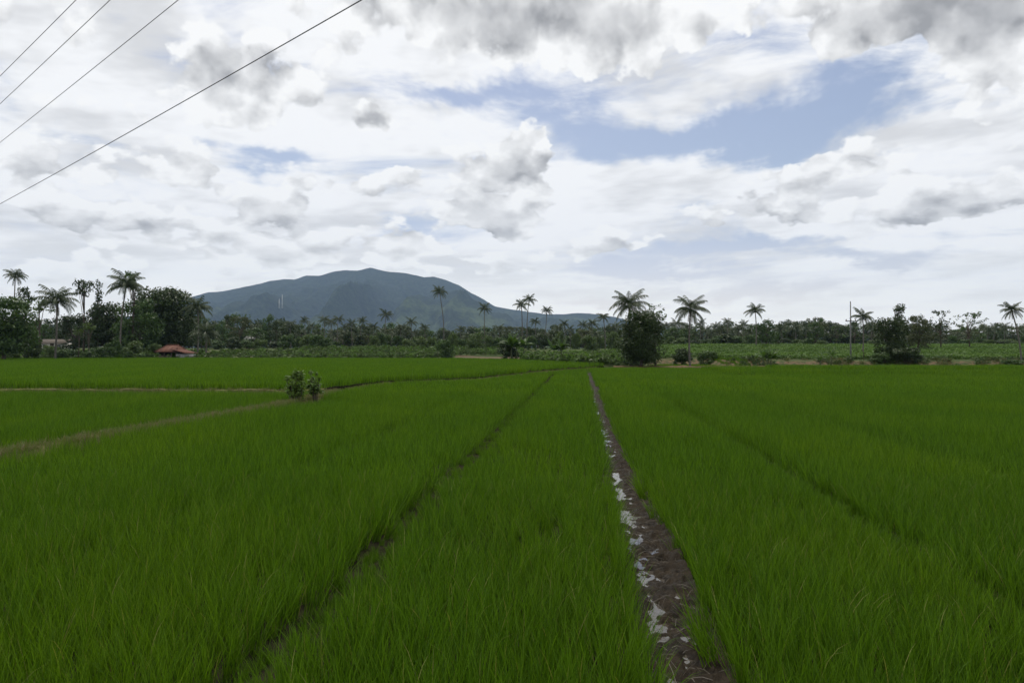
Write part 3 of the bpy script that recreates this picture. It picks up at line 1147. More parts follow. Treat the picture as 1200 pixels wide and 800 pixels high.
def joined_crown(rs, n):
    """one mesh of all fronds for palms too far off to tell the fronds apart"""
    Vs, Qs, Ts, k = [], [], [], 0
    mats = [M['palm_leaf']]
    for me, a, s, tw in frond_set(rs, n, dry=0):
        co = np.empty(len(me.vertices) * 3, np.float32)
        me.vertices.foreach_get('co', co)
        co = co.reshape(-1, 3) * s
        ca, sa = math.cos(a), math.sin(a)
        co = np.stack([co[:, 0] * ca - co[:, 1] * sa, co[:, 0] * sa + co[:, 1] * ca, co[:, 2]], -1)
        for p in me.polygons:
            (Qs if p.loop_total == 4 else Ts).append([i + k for i in p.vertices])
        Vs.append(co)
        k += len(co)
    return mesh_np('palm_crown', np.concatenate(Vs), [np.array(Qs), np.array(Ts)], tuple(mats))


_rs = random.Random(4)
FAR_CROWNS = [joined_crown(_rs, 20) for _ in range(4)]


def palm(label, px, top, wpx, d, lean_px=0.0, group=None, n=19, detail=True, dry=1, seed=0):
    """coconut palm whose crown shows at column px and reaches up to row top; lean_px: foot's column minus the crown's"""
    rs = random.Random(seed * 7 + int(px))
    base = at(px + lean_px, d)
    L = wpx / FPX * d * 0.56                                # frond length
    hc = EYE + (HZ - top) / FPX * d - L * 0.74               # height of the crown's heart
    head = Vector(((px - 600) / FPX * d, d + rs.uniform(-0.3, 0.3), hc))
    o = empty('coconut_palm', base)
    h = head - base
    b = MB()
    rr = min(0.15, max(0.085, L * 0.05))
    npt = 9
    pts, rad = [], []
    for i in range(npt):
        t = i / (npt - 1)
        bow = math.sin(t * math.pi) * 0.02 * h.z
        pts.append(Vector((h.x * t ** 1.4 + bow * rs.choice((-1, 1)) * 0.0, h.y * t, -0.15 + (h.z + 0.15) * t)) + Vector((bow if px % 2 else -bow, 0, 0)))
        rad.append(rr * (1.55 if i == 0 else 1.15 - 0.45 * t))
    b.tube(pts, rad, 7)
    b.obj('trunk', M['palm_bark'], o, True)
    if detail:
        for me, a, s, tw in frond_set(rs, n, dry=dry):
            obj('frond', me, o, h, (tw, 0, a), L * s)
        obj('coconuts', NUTS, o, h, (0, 0, rs.uniform(0, 6)), L * 1.1)
    else:
        obj('crown', FAR_CROWNS[seed % 4], o, h, (0, 0, rs.uniform(0, 6.28)), L)
    tag(o, label, 'palm tree', group)
    return o


# ------------------------------------------------------------------ banana plants
def banana_leaf_mesh(a0, bend, seed):
    r = np.random.default_rng(seed)
    N = 9
    p = np.zeros(3)
    V, Q = [], []
    for i in range(N + 1):
        t = i / N
        an = a0 - bend * t ** 1.5
        w = 0.0 if t < 0.12 else 0.15 * math.sin(math.pi * min(1, (t - 0.10) / 0.90) ** 0.8) ** 0.7
        w = max(w, 0.012) * r.uniform(0.85, 1.1)
        nz = np.array([-math.sin(an), 0, math.cos(an)])
        V += [p + np.array([0, -w, 0]) - nz * w * 0.45, p, p + np.array([0, w, 0]) - nz * w * 0.45]
        p = p + np.array([math.cos(an), 0, math.sin(an)]) / N
    for i in range(N):
        k = 3 * i
        Q += [(k, k + 1, k + 4, k + 3), (k + 1, k + 2, k + 5, k + 4)]
    return mesh_np('leaf', np.array(V), np.array(Q), (M['banana_leaf'],), True)


BAN = [banana_leaf_mesh(R(80), R(45), 1), banana_leaf_mesh(R(66), R(80), 2), banana_leaf_mesh(R(52), R(105), 3), banana_leaf_mesh(R(30), R(95), 4)]


def banana(label, px, top, wpx, d, stems=3, group=None, leaves=7):
    rs = random.Random(int(px * 3))
    base = at(px, d)
    h = height_for(px, top, d)
    o = empty('banana_plant', base)
    W = wpx / FPX * d
    for s in range(stems):
        off = Vector((rs.uniform(-0.28, 0.28) * W * (stems > 1), rs.uniform(-0.3, 0.3), 0))
        hs = h * rs.uniform(0.50, 0.62) * (1 - 0.2 * (s > 0))
        hd = off + Vector((rs.uniform(-.1, .1), 0, hs))
        b = MB()
        b.tube([off + Vector((0, 0, -0.1)), off.lerp(hd, 0.5), hd], [0.12, 0.10, 0.06], 7)
        b.obj('stem', M['leaf_olive'], o, True)
        L = max(h - hs, W * 0.42) * 1.02
        for i in range(leaves):
            me = BAN[min(3, int(i / leaves * 4))]
            obj('leaf', me, o, hd, (rs.uniform(-.3, .3), 0, i * 2.4 + rs.uniform(-.4, .4)), L * rs.uniform(0.8, 1.08))
    tag(o, label, 'banana plant', group)
    return o


# ================================================================== plants near the paddies
def twin_shrub(label, px, top, base_row, wpx, seed):
    d = EYE * FPX / (base_row - HZ)
    x = (px - 600) / FPX * d
    h = (base_row - top) / FPX * d
    w = wpx / FPX * d
    r = np.random.default_rng(seed)
    o = empty('leafy_shrub', (x, d, 0.06))
    b = MB()
    tips = []
    for i in range(11):
        a = r.uniform(0, 6.28)
        rr = w * 0.46 * math.sqrt(r.random())
        tip = Vector((rr * math.cos(a), rr * math.sin(a), h * r.uniform(0.52, 0.95)))
        foot = Vector((tip.x * 0.25, tip.y * 0.25, -0.05))
        mid = foot.lerp(tip, 0.5) + Vector((tip.x * 0.15, tip.y * 0.15, 0))
        b.tube([foot, mid, tip], [0.022, 0.015, 0.006], 5, False)
        tips.append(tip)
        tips.append(foot.lerp(tip, 0.62) + Vector(r.normal(0, 0.06, 3)))
        tips.append(mid + Vector(r.normal(0, 0.08, 3)) + Vector((0, 0, 0.1)))
    b.obj('stems', M['bark'], o, True)
    C = np.array([tuple(t) for t in tips])
    v, q = leaf_cloud(r, C, w * r.uniform(0.13, 0.24, len(C)), 1100, 0.085, 0.9, 0.7, 0.15)
    obj('crown', mesh_np('shrub_crown', v, q, (M['shrub_leaf'],)), o)
    tag(o, label, 'shrub')


twin_shrub('bushy leafy shrub on the dike corner, broader of the two', 345, 434, 476, 30, 3)
twin_shrub('slim leafy shrub on the dike corner, narrower of the two', 371, 434, 474, 19, 8)

# dense round bush-tree with its palm and a thin tree behind
put('round_tree', 'dense dark round tree with leaves almost to the ground at the paddy edge', 'tree', 751, 362, 64, 80,
    ('round', 'leaf_dark', 12, 190, 5200, 0.022, 0.95))
put('sparse_tree', 'thin open tree with loose leaf clumps rising over the dense round tree', 'tree', 768, 355, 34, 84,
    ('sparse', 'leaf_mid', 77, 60, 3200, 0.026, 0.5))
palm('tall coconut palm rising right behind the dense round tree', 738, 338, 46, 92, 2, n=28)
palm('lone coconut palm with dry hanging fronds on the brown soil bank', 810, 344, 42, 80, -1, n=28, dry=3)
put('small_bush', 'knee-high bush beside the dense round tree', 'bush', 723, 424, 9, 84, K_BUSH_M[0])
put('bush', 'rounded dark bush behind the lone coconut palm', 'bush', 799, 407, 26, 92, K_BUSH_D[0])
put('bush', 'low spreading bush with a reddish foot on the terrace edge', 'bush', 830, 411, 28, 93, K_BUSH_M[1])
put('bush', 'small ragged bush between the spreading bush and the banana plants', 'bush', 858, 416, 20, 91, K_BUSH_P[0])
banana('ragged banana clump on the terrace edge below the slender palm', 898, 406, 34, 79.6, 3)
banana('banana plant with few upright leaves on the bank, beside its twin', 961, 412, 22, 79.6, 1, leaves=7)
banana('taller thin banana plant with splayed leaves on the bank', 975, 406, 26, 79.8, 1, leaves=7)
banana('broad banana clump standing on the strip of bare reddish soil', 606, 388, 34, 118, 4)
put('bush', 'dark bush tangled with the broad banana clump', 'bush', 596, 396, 30, 120, K_BUSH_D[0])
banana('banana clump with upright leaves among the tall crop', 656, 395, 26, 112, 3)
banana('banana clump with pale stems beside the leafy round bush', 518, 396, 20, 134, 2)
put('bush', 'leafy round bush standing alone before the coconut wood', 'bush', 522, 398, 22, 132, K_BUSH_M[2])

# terrace at the wood's edge, near the utility pole
put('spreading_tree', 'dark leaning tree with trailing lower branches on the bank', 'tree', 1044, 369, 48, 84, ('round', 'leaf_dark', 55, 110, 4200, 0.026, 0.9))
put('bush', 'bush hanging over the bank under the dark leaning tree', 'bush', 1060, 405, 44, 82, K_BUSH_D[1])
put('bush', 'small bush at the foot of the dark leaning tree', 'bush', 1032, 412, 24, 82, K_BUSH_M[0])
put('bush', 'weedy bush on the bank beside the leaning palm', 'bush', 1188, 421, 30, 80, K_BUSH_M[1])
palm('leaning coconut palm with full round crown on the bank', 1187, 352, 27, 82, 10, n=28, dry=0)
put('feathery_tree', 'slim tall tree with a small feathery top above the dark leaning tree', 'tree', 1054, 351, 18, 140, ('tall', 'leaf_dark', 85, 34, 3600, 0.026, 0.24))
palm('coconut palm with wide fronds beside the utility pole', 1011, 360, 27, 120, 0, n=24)
put('round_tree', 'round olive green tree behind the dark leaning tree', 'tree', 1075, 368, 36, 138, ('round', 'leaf_olive', 44, 46, 3400, 0.034, 1.0))
put('sparse_tree', 'gaunt tree with separate leaf tufts beside the round olive tree', 'tree', 1103, 361, 36, 142, ('sparse', 'leaf_dark', 74, 60, 3400, 0.030, 0.85))
put('sparse_tree', 'open tree with scattered leaf tufts before the distant wood', 'tree', 1137, 363, 40, 144, ('sparse', 'leaf_mid', 75, 66, 3400, 0.030, 0.9))
palm('slender coconut palm above a rounded tree on the far terrace', 885, 354, 24, 165, 1, n=24, dry=0)
put('round_tree', 'rounded tree standing under the slender terrace palm', 'tree', 898, 372, 30, 172, K_ROUND_M[1])

# grove on the far left
put('shade_tree', 'broad lush green tree at the open end of the grove', 'tree', 4, 345, 84, 112, ('round', 'leaf_mid', 56, 150, 4400, 0.026, 0.95))
put('round_tree', 'small round crowned tree on a bare trunk below the windblown palm', 'tree', 28, 332, 20, 150, ('umbrella', 'leaf_dark', 86, 30, 3600, 0.026, 0.42))
palm('windblown coconut palm above the broad lush tree', 18, 312, 27, 152, 1, n=24)
palm('coconut palm with dark trunk and long drooping fronds before the grove', 67, 333, 46, 122, -3, n=28)
put('umbrella_tree', 'pale flat-topped tree behind the long-fronded palm', 'tree', 47, 346, 40, 150, ('umbrella', 'leaf_pale', 87, 30, 3200, 0.026, 0.6))
put('umbrella_tree', 'tall thin tree with a flat dark top in the grove', 'tree', 98, 322, 24, 152, ('umbrella', 'leaf_dark', 83, 28, 3800, 0.022, 0.36))
put('feathery_tree', 'tall narrow dark tree beside the thin flat-topped tree', 'tree', 115, 324, 17, 152, ('tall', 'leaf_dark', 66, 50, 4000, 0.022, 0.30))
put('round_tree', 'dark round tree low in the grove behind the long-fronded palm', 'tree', 88, 366, 44, 158, K_ROUND_D[0])
put('round_tree', 'black-green round tree beneath the tall narrow tree', 'tree', 122, 352, 54, 154, ('round', 'leaf_dark', 34, 90, 3800, 0.030, 0.95))
palm('big coconut palm with pale leaning trunk in the middle of the grove', 148, 315, 44, 136, -7, n=28)
put('umbrella_tree', 'spindly tree with a green top poking out over the big grove palm', 'tree', 154, 311, 20, 146, ('umbrella', 'leaf_mid', 88, 26, 3600, 0.024, 0.36))
put('shade_tree', 'huge dark shade tree with layered crown behind the red-roofed hut', 'tree', 193, 334, 84, 158, ('round', 'leaf_dark', 57, 190, 4400, 0.024, 0.95))
put('shade_tree', 'dense dark tree between the big grove palm and the huge shade tree', 'tree', 163, 346, 62, 148, ('round', 'leaf_mid', 48, 90, 4000, 0.028, 0.9))
palm('shaggy coconut palm on the wood side of the huge shade tree', 231, 346, 34, 150, 0, n=24, dry=2)
put('papaya_tree', 'slim pale young tree in the grove clearing, shorter of two', 'tree', 92, 383, 14, 128, ('umbrella', 'leaf_pale', 89, 16, 3200, 0.034, 0.5))
put('papaya_tree', 'slim pale young tree in the grove clearing, taller of two', 'tree', 104, 375, 18, 129, ('umbrella', 'leaf_pale', 90, 18, 3200, 0.034, 0.5))
put('tall_bush', 'tall dark bush at the paddy edge under the long-fronded palm', 'bush', 38, 398, 22, 122, K_BUSH_D[0])
palm('stemless dark palm clump with arching fronds beside the red-roofed hut', 241, 375, 38, 142, 0, n=24, dry=2)
for i, (px, top, w, d) in enumerate([(14, 402, 34, 124), (60, 404, 26, 128), (84, 408, 30, 130), (120, 406, 34, 131), (133, 398, 22, 135),
                                     (160, 400, 36, 140), (180, 402, 24, 145), (150, 410, 14, 128), (72, 410, 22, 126), (105, 410, 24, 127)]):
    put('bush', 'weedy bush in the undergrowth at the foot of the left grove', 'bush', px, top, w, d, (K_BUSH_P + K_BUSH_M)[i % 5], 'undergrowth bushes of the left grove')

# what stands before each stretch of the wood, to tell its trees apart
ZONES = [(242, 'behind the left grove and hut'), (350, 'below the two radio masts'), (480, 'below the mountain summit'), (600, 'around the lone very tall palm'),
         (720, 'behind the tall crop and leaning palm pair'), (850, 'behind the dense round tree'), (990, 'behind the slender terrace palm'), (5000, 'beyond the utility pole and low crop')]


def zone(px):
    return next(z for lim, z in ZONES if px < lim)


# palms standing out of the wood
for lab, px, top, w, d, lean in [
        ('very tall coconut palm standing alone against the mountain', 515, 334, 19, 222, 5),
        ('coconut palm with drooping crown, next along from the leafy round bush', 568, 354, 18, 205, 1),
        ('shorter palm of the leaning pair before the mountain foot', 611, 349, 20, 190, 0),
        ('taller palm of the leaning pair before the mountain foot', 620, 343, 19, 196, -2),
        ('coconut palm with a curved trunk next to the leaning pair', 641, 357, 16, 200, -4),
        ('palm with a pale straight trunk rising from the tall crop', 707, 364, 18, 178, 2),
        ('palm rising above the wood below the mountain summit', 452, 361, 18, 214, 0)]:
    palm(lab, px, top, w, d, lean, n=22, dry=1 if px % 2 else 0)
prs = random.Random(21)
for i, (px, top) in enumerate([(357, 370), (380, 369), (388, 371), (396, 368), (412, 373), (424, 370), (437, 376), (470, 377), (482, 371), (497, 378), (627, 371), (655, 378),
                               (661, 374), (683, 375), (694, 372), (340, 374), (365, 377), (404, 378), (540, 380), (585, 379), (668, 380), (722, 376),
                               (781, 376), (793, 372), (822, 373), (839, 376), (853, 371), (866, 377), (872, 374), (915, 379), (932, 377), (1022, 377), (1166, 378), (1177, 377), (1158, 380), (300, 379), (846, 379), (829, 380), (806, 377), (945, 380), (352, 384), (373, 385), (391, 384), (408, 386), (418, 383), (431, 385), (446, 384), (463, 386), (476, 384), (490, 387), (548, 388), (577, 387), (594, 385), (648, 386), (673, 387), (699, 385), (786, 383), (815, 385), (834, 384), (860, 385), (877, 383)]):
    palm('slim coconut palm in the wood ' + zone(px), px, top, prs.uniform(14, 18), prs.uniform(192, 224), prs.uniform(-2, 2), 'slim coconut palms in the wood ' + zone(px), detail=False, seed=i)

# the wood itself: every tree its own
KINDS = [('round_tree', 'dark round-crowned tree in the %s %s', K_ROUND_D, 0.34, 27),
         ('round_tree', 'mid green round-crowned tree in the %s %s', K_ROUND_M, 0.24, 26),
         ('spreading_tree', 'olive spreading tree in the %s %s', K_WIDE_O, 0.18, 28),
         ('tall_tree', 'narrow dark tree in the %s %s', K_TALL, 0.16, 15),
         ('sparse_tree', 'thin open-crowned tree in the %s %s', K_SPARSE, 0.08, 24)]
WOOD_TOP = [(-60, 372), (200, 372), (240, 370), (260, 368), (282, 366), (300, 376), (318, 368), (338, 372), (352, 382), (400, 383), (460, 380), (500, 386), (560, 385),
            (600, 383), (660, 382), (720, 382), (760, 378), (830, 380), (860, 378), (900, 377), (930, 374), (960, 373), (990, 375), (1020, 380),
            (1100, 380), (1150, 381), (1200, 379), (1260, 379)]
wr = random.Random(9)
for row, (d0, d1, step, dy) in enumerate([(262, 300, 16, -1), (232, 260, 16, 0), (200, 228, 20, 5)]):
    px = -40.0
    while px < 1245:
        u, acc = wr.random(), 0
        for nm, lab, keys, pr, wpx in KINDS:
            acc += pr
            if u <= acc:
                break
        d = wr.uniform(d0, d1)
        top = float(np.interp(px, [p[0] for p in WOOD_TOP], [p[1] for p in WOOD_TOP])) + dy + wr.uniform(-3.5, 5.5)
        lab = lab % (('back rank', 'middle rank', 'front rank')[row], zone(px))
        put(nm, lab, 'tree', px, top, wpx * wr.uniform(0.85, 1.25), d, wr.choice(keys), lab)
        px += step * wr.uniform(0.75, 1.25)
# thickets deep under the trees
px = -40.0
while px < 1245:
    lab = 'dark thicket under the back trees ' + zone(px)
    put('thicket', lab, 'shrub', px, 396 + wr.uniform(-6, 4), wr.uniform(24, 34), wr.uniform(266, 300), wr.choice(K_BUSH_D), lab)
    px += wr.uniform(14, 22)
# shrubs along the wood's edge
px = 246.0
k = 0
while px < 1215:
    d = wr.uniform(176, 198)
    key, lab = wr.choice([(K_BUSH_M, 'mid green shrub at the wood edge'), (K_BUSH_D, 'dark shrub at the wood edge'), (K_BUSH_P, 'pale green shrub at the wood edge')])
    put('shrub', lab + ' ' + zone(px), 'shrub', px, (393 if px < 860 else 397) + wr.uniform(-5, 7), wr.uniform(13, 26), d, wr.choice(key), lab + ' ' + zone(px))
    px += wr.uniform(9, 19)


# ------------------------------------------------------------------ low crops and weeds (uncountable)
def leafy_tuft(name, n, h, size, mat, seed, spread=0.28):
    r = np.random.default_rng(seed)
    C = np.stack([r.normal(0, spread * 0.5, n), r.normal(0, spread * 0.5, n), h * (0.35 + 0.65 * r.random(n))], -1)
    v, q = leaf_cloud(r, C, np.full(n, 0.10), 500, size, 0.7, 0.9, 0.2)
    return mesh_np(name, v, q, (mat,))


CROP = [leafy_tuft('crop_%d' % i, 10, 0.42, 0.13, M['crop_leaf'], 400 + i) for i in range(4)]
TALLCROP = [leafy_tuft('tall_crop_%d' % i, 16, 1.25, 0.20, M['crop_leaf'] if i % 2 else M['leaf_pale'], 420 + i, 0.5) for i in range(4)]
WEEDS = [blades('weed_%d' % i, 26, 0.42, 0.030, 0.16, 0.45, 3, M['weed'], 440 + i, 0.10, 1.6) for i in range(3)] + \
        [blades('dry_%d' % i, 24, 0.38, 0.026, 0.14, 0.5, 3, M['dry_grass'], 450 + i, 0.10, 1.6) for i in range(2)] + \
        [leafy_tuft('herb_%d' % i, 9, 0.40, 0.11, M['leaf_mid'] if i else M['leaf_pale'], 460 + i, 0.35) for i in range(2)]


def scatter_area(name, label, xs, ys, protos, hmin, hmax, seed, lift=-0.01):
    r = np.random.default_rng(seed)
    n = len(xs)
    s = r.uniform(hmin, hmax, n)
    rot = np.stack([r.normal(0, 0.08, n), r.normal(0, 0.08, n), r.uniform(0, 6.28, n)], -1)
    scatter(name, label, np.stack([xs, ys, ground(xs, ys) + lift], -1), rot, np.stack([s, s, s * r.uniform(0.8, 1.2, n)], -1), r.integers(0, len(protos), n), protos)


def rnd_rect(n, kx0, kx1, y0, y1, seed):
    """random spots in a wedge: columns kx0..kx1 of the view, distances y0..y1"""
    r = np.random.default_rng(seed)
    y = np.sqrt(r.uniform(y0 ** 2, y1 ** 2, n))
    px = r.uniform(kx0, kx1, n)
    return (px - 600) / FPX * y, y


x, y = rnd_rect(17000, 740, 1260, 86, 186, 1)
k = x / y
ok = y > 95 - 15 * sst(0.25, 0.31, k) + 3.4
# planted in rows
y = np.where(ok, np.round(y / 1.1) * 1.1 + rng.normal(0, 0.12, len(y)), y)
x, y = x[ok], y[ok]
scatter_area('low_crop', 'bright green low crop in rows on the field terrace behind the bank', x, y, CROP, 0.7, 1.3, 2)
x, y = rnd_rect(2600, 612, 760, 90, 150, 3)
ok = (x > 11.0 - (y - 82) * 0.32) & (np.abs(x / y - 0.172) > 0.0)
x, y = x[ok], y[ok]
scatter_area('tall_crop', 'waist-high leafy crop in the field behind the dense round tree', x, y, TALLCROP, 0.6, 1.05, 4)
x, y = rnd_rect(2600, 352, 612, 134, 186, 5)
ok = (y > 152) | (x < -11)
x, y = x[ok], y[ok]
scatter_area('tall_crop', 'belt of leafy crop between the far paddy and the coconut wood', x, y, TALLCROP, 0.5, 1.0, 6)
x, y = rnd_rect(1500, -30, 352, 133, 165, 7)
scatter_area('undergrowth', 'rank low growth under the left grove and round the hut', x, y, TALLCROP + WEEDS[:3], 0.5, 1.1, 8)

# weeds on the bank and the dikes
r8 = np.random.default_rng(8)
px = r8.uniform(850, 1250, 3000)
kk = (px - 600) / FPX
yy = 95 - 15 * sst(0.25, 0.31, kk) + r8.uniform(-3.0, 4.6, len(px))
ok = (fbm(kk * 60, yy * 0.35, 3) > 0.50)
scatter_area('bank_weeds', 'ragged green and dry weeds on the bank under the field terrace', (kk * yy)[ok], yy[ok], WEEDS, 0.5, 1.2, 9)


def along(pts, n, spread, seed):
    r = np.random.default_rng(seed)
    i = r.integers(0, len(pts), n)
    return pts[i, 0] + r.normal(0, spread, n), pts[i, 1] + r.normal(0, spread, n)


DIKE_WEEDS = [blades('dike_weed_%d' % i, 16, 0.20, 0.012, 0.10, 0.6, 3, M['dike_weed'] if i < 3 else M['dry_grass'], 470 + i, 0.06, 1.5) for i in range(4)]
xs, ys = zip(along(DK1, 2600, 0.13, 1), along(DK2, 1500, 0.10, 2), along(DK3, 900, 0.14, 3), along(DK4, 260, 0.9, 4), along(DK5, 900, 0.5, 5))
lift = np.concatenate([np.full(2600, 0.19), np.full(1500, 0.27), np.full(900, 0.16), np.full(260, 0.15), np.full(900, 0.12)])
scatter_area('dike_weeds', 'short yellowish weeds growing along the earth dikes', np.concatenate(xs), np.concatenate(ys), DIKE_WEEDS, 0.5, 1.3, 10, lift)


# dead straw lying on the furrow mud
def straw():
    r = np.random.default_rng(12)
    V, Q, k = [], [], 0
    n = 900
    ys = 2.5 + 18 * r.random(n) ** 1.7
    for i in range(n):
        y0 = ys[i]
        x0 = float(furrow_x(0, y0)) + r.uniform(-0.26, 0.30)
        L = r.uniform(0.06, 0.22)
        a = r.uniform(0, 6.28)
        z0 = r.uniform(0.055, 0.11)
        d = np.array([math.cos(a), math.sin(a), r.normal(0, 0.12)])
        s = np.array([-math.sin(a), math.cos(a), 0.3]) * r.uniform(0.0010, 0.0026)
        p = np.array([x0, y0, z0])
        V += [p - d * L / 2 - s, p - d * L / 2 + s, p + s + [0, 0, 0.012], p - s + [0, 0, 0.012], p + d * L / 2 + s, p + d * L / 2 - s]
        Q += [(k, k + 1, k + 2, k + 3), (k + 3, k + 2, k + 4, k + 5)]
        k += 6
    o = obj('straw', mesh_np('straw', np.array(V), np.array(Q), (M['straw'],)))
    tag(o, 'bits of dead rice straw lying on the furrow mud', kind='stuff')


straw()


# ------------------------------------------------------------------ red-roofed field hut
def tile_mat():
    m, t = new_mat('roof_tile')
    p = coords(t)
    n = t.noise(p, 1.6, 5, 0.65)
    fine = t.noise(p, 9.0, 3, 0.6)
    x, y, z = t.sep(p)
    rows = t.m('FRACT', t.m('MULTIPLY', z, 5.2))
    cols = t.m('FRACT', t.m('MULTIPLY', x, 4.2))
    hgt = t.m('ADD', rows, t.m('MULTIPLY', t.m('ABSOLUTE', t.m('SUBTRACT', cols, 0.5)), 0.9))
    c = t.mix(t.ramp(n, 0.3, 0.7), (0.085, 0.036, 0.024), (0.185, 0.080, 0.052))
    c = t.mix(t.ramp(fine, 0.5, 0.75), c, (0.085, 0.045, 0.032))
    finish(t, principled(t, c, 0.85, 0.2, bump(t, hgt, 0.8, 0.05)))
    return m


def hut():
    d = 137.0
    p = at(208, d)
    o = empty('field_hut', (p.x, p.y, p.z - 0.02), R(-8))
    tile = tile_mat()
    s = d / FPX                                  # metres per photo pixel there

    def roof(b, x0, x1, xr0, xr1, y0, y1, z0, z1, th=0.10):
        ym = (y0 + y1) / 2
        A = [(x0, y0, z0), (x1, y0, z0), (x1, y1, z0), (x0, y1, z0), (xr0, ym, z1), (xr1, ym, z1)]
        B = [(x, y, z - th) for x, y, z in A]
        b.add(A + B, [(0, 1, 5, 4), (2, 3, 4, 5), (6, 10, 11, 7), (8, 11, 10, 9), (0, 6, 7, 1), (1, 7, 8, 2), (2, 8, 9, 3), (3, 9, 6, 0)], [(3, 0, 4), (1, 2, 5), (9, 10, 6), (7, 11, 8)])
    b = MB()
    roof(b, -20 * s, 7 * s, -13 * s, 1 * s, -2.2, 2.2, 1.55, 2.75)
    rf = b.obj('roof', tile, o)
    b = MB()
    b.tube([(-13.4 * s, 0, 2.78), (1.4 * s, 0, 2.78)], 0.11, 6)
    for ex, rx in ((-20, -13), (7, 1)):
        for yy in (-2.2, 2.2):
            b.tube([(ex * s, yy, 1.58), (rx * s, 0, 2.78)], 0.07, 5)
    b.obj('ridge_tiles', tile, rf)
    b = MB()                                      # lower side roof
    b.add([(2 * s, -2.5, 2.05), (20 * s, -2.5, 1.30), (20 * s, 1.6, 1.30), (2 * s, 1.6, 2.05), (2 * s, -2.5, 1.96), (20 * s, -2.5, 1.21), (20 * s, 1.6, 1.21), (2 * s, 1.6, 1.96)],
          [(0, 1, 2, 3), (7, 6, 5, 4), (0, 4, 5, 1), (1, 5, 6, 2), (2, 6, 7, 3), (3, 7, 4, 0)])
    b.obj('side_roof', tile, o)
    b = MB()
    b.box((-6.5 * s, 1.7, 0.75), (25 * s, 0.06, 1.5)).box((-18.6 * s, 0.2, 0.75), (0.06, 2.9, 1.5))
    b.obj('wall', M['plank'], o)
    for i in range(7):
        bx = MB()
        bx.box((-18.2 * s + i * 0.42, -1.75, 0.42), (0.36, 0.05, 0.84))
        bx.obj('wall_board', M['plank'], o)
    b = MB()
    b.box((13 * s, -2.2, 0.55), (12 * s, 0.08, 1.1)).box((19 * s, -0.4, 0.55), (0.08, 3.5, 1.1))
    b.obj('side_wall', M['concrete'], o)
    for xx, yy, hh in ((-18.5, -1.9, 1.6), (-9, -1.9, 1.6), (0, -1.9, 1.65), (5.5, -1.9, 1.6), (5.5, 1.7, 1.6), (-18.5, 1.7, 1.6)):
        b = MB()
        b.tube([(xx * s, yy, -0.1), (xx * s, yy, hh)], 0.07, 6)
        b.obj('post', M['plank'], o)
    tag(o, 'open-sided field hut with rusty red tiled roof beside the grove', 'hut')


hut()


def far_house(label, px, d, w, dep, wall_h, roof_h, roof_mat, wall_mat, rz):
    p = at(px, d)
    o = empty('house', p, rz)
    b = MB()
    b.box((0, 0, wall_h / 2 - 0.1), (w, dep, wall_h + 0.2))
    wl = b.obj('wall', wall_mat, o)
    for xx in (-w * 0.28, w * 0.28):
        f = MB()
        f.box((xx, -dep / 2 - 0.02, wall_h * 0.58), (0.9, 0.06, 0.9))
        f.obj('window', M['dark_metal'], wl)
    dr = MB()
    dr.box((0, -dep / 2 - 0.03, 0.95), (0.85, 0.07, 1.9))
    dr.obj('door', M['plank'], wl)
    b = MB()
    e = 0.5
    x0, x1, y0, y1 = -w / 2 - e, w / 2 + e, -dep / 2 - e, dep / 2 + e
    z0, z1 = wall_h - 0.05, wall_h + roof_h
    A = [(x0, y0, z0), (x1, y0, z0), (x1, y1, z0), (x0, y1, z0), (x0, 0, z1), (x1, 0, z1)]
    B = [(x, y, z - 0.12) for x, y, z in A]
    b.add(A + B, [(0, 1, 5, 4), (2, 3, 4, 5), (6, 10, 11, 7), (8, 11, 10, 9), (0, 6, 7, 1), (2, 8, 9, 3), (0, 4, 10, 6), (3, 9, 10, 4), (1, 7, 11, 5), (2, 5, 11, 8)])
    b.obj('roof', roof_mat, o)
    tag(o, label, 'house')


far_house('low pale house glimpsed through the left grove', 67, 178, 5.5, 5, 2.0, 0.9, M['plank'], M['plaster'], 0.1)
far_house('small house with whitish roof half hidden in the wood', 296, 206, 2.6, 2.4, 2.6, 0.9, M['plaster'], M['plank'], -0.2)


# ------------------------------------------------------------------ utility pole, stake, white marker
def utility_pole():
    d = 86.0
    p = at(997, d)
    h = height_for(997, 353, d)
    o = empty('utility_pole', p)
    b = MB()
    b.tube([(0, 0, -0.2), (0, 0, h * 0.5), (0, 0, h)], [0.10, 0.08, 0.055], 8)
    b.obj('pole', M['concrete'], o, True)
    for zc, w in ((h - 2.3, 0.95),):
        b = MB()
        b.box((0, -0.1, zc), (w * 1.3, 0.09, 0.10))
        arm = b.obj('crossarm', M['dark_metal'], o)
        for xx in (-0.55, 0, 0.55):
            i = MB()
            i.tube([(xx, -0.1, zc + 0.05), (xx, -0.1, zc + 0.10), (xx, -0.1, zc + 0.18), (xx, -0.1, zc + 0.23)], [0.03, 0.06, 0.05, 0.025], 7)
            i.obj('insulator', M['ceramic'], arm)
    b = MB()
    b.tube([(0.02, 0, h - 2.6), (1.0, -0.1, 0.0)], 0.012, 4)
    b.obj('guy_wire', M['wire'], o)
    tag(o, 'thin utility pole with a small crossarm on the field terrace', 'utility pole')


utility_pole()
p = at(1012, 85)
b = MB()
b.tube([(0, 0, -0.1), (0.03, 0, 0.7), (0.02, 0, 1.35)], [0.035, 0.032, 0.025], 6)
o = b.obj('wooden_stake', M['bark'], None, True)
o.location = p
tag(o, 'short wooden stake in the low crop near the utility pole', 'stake')

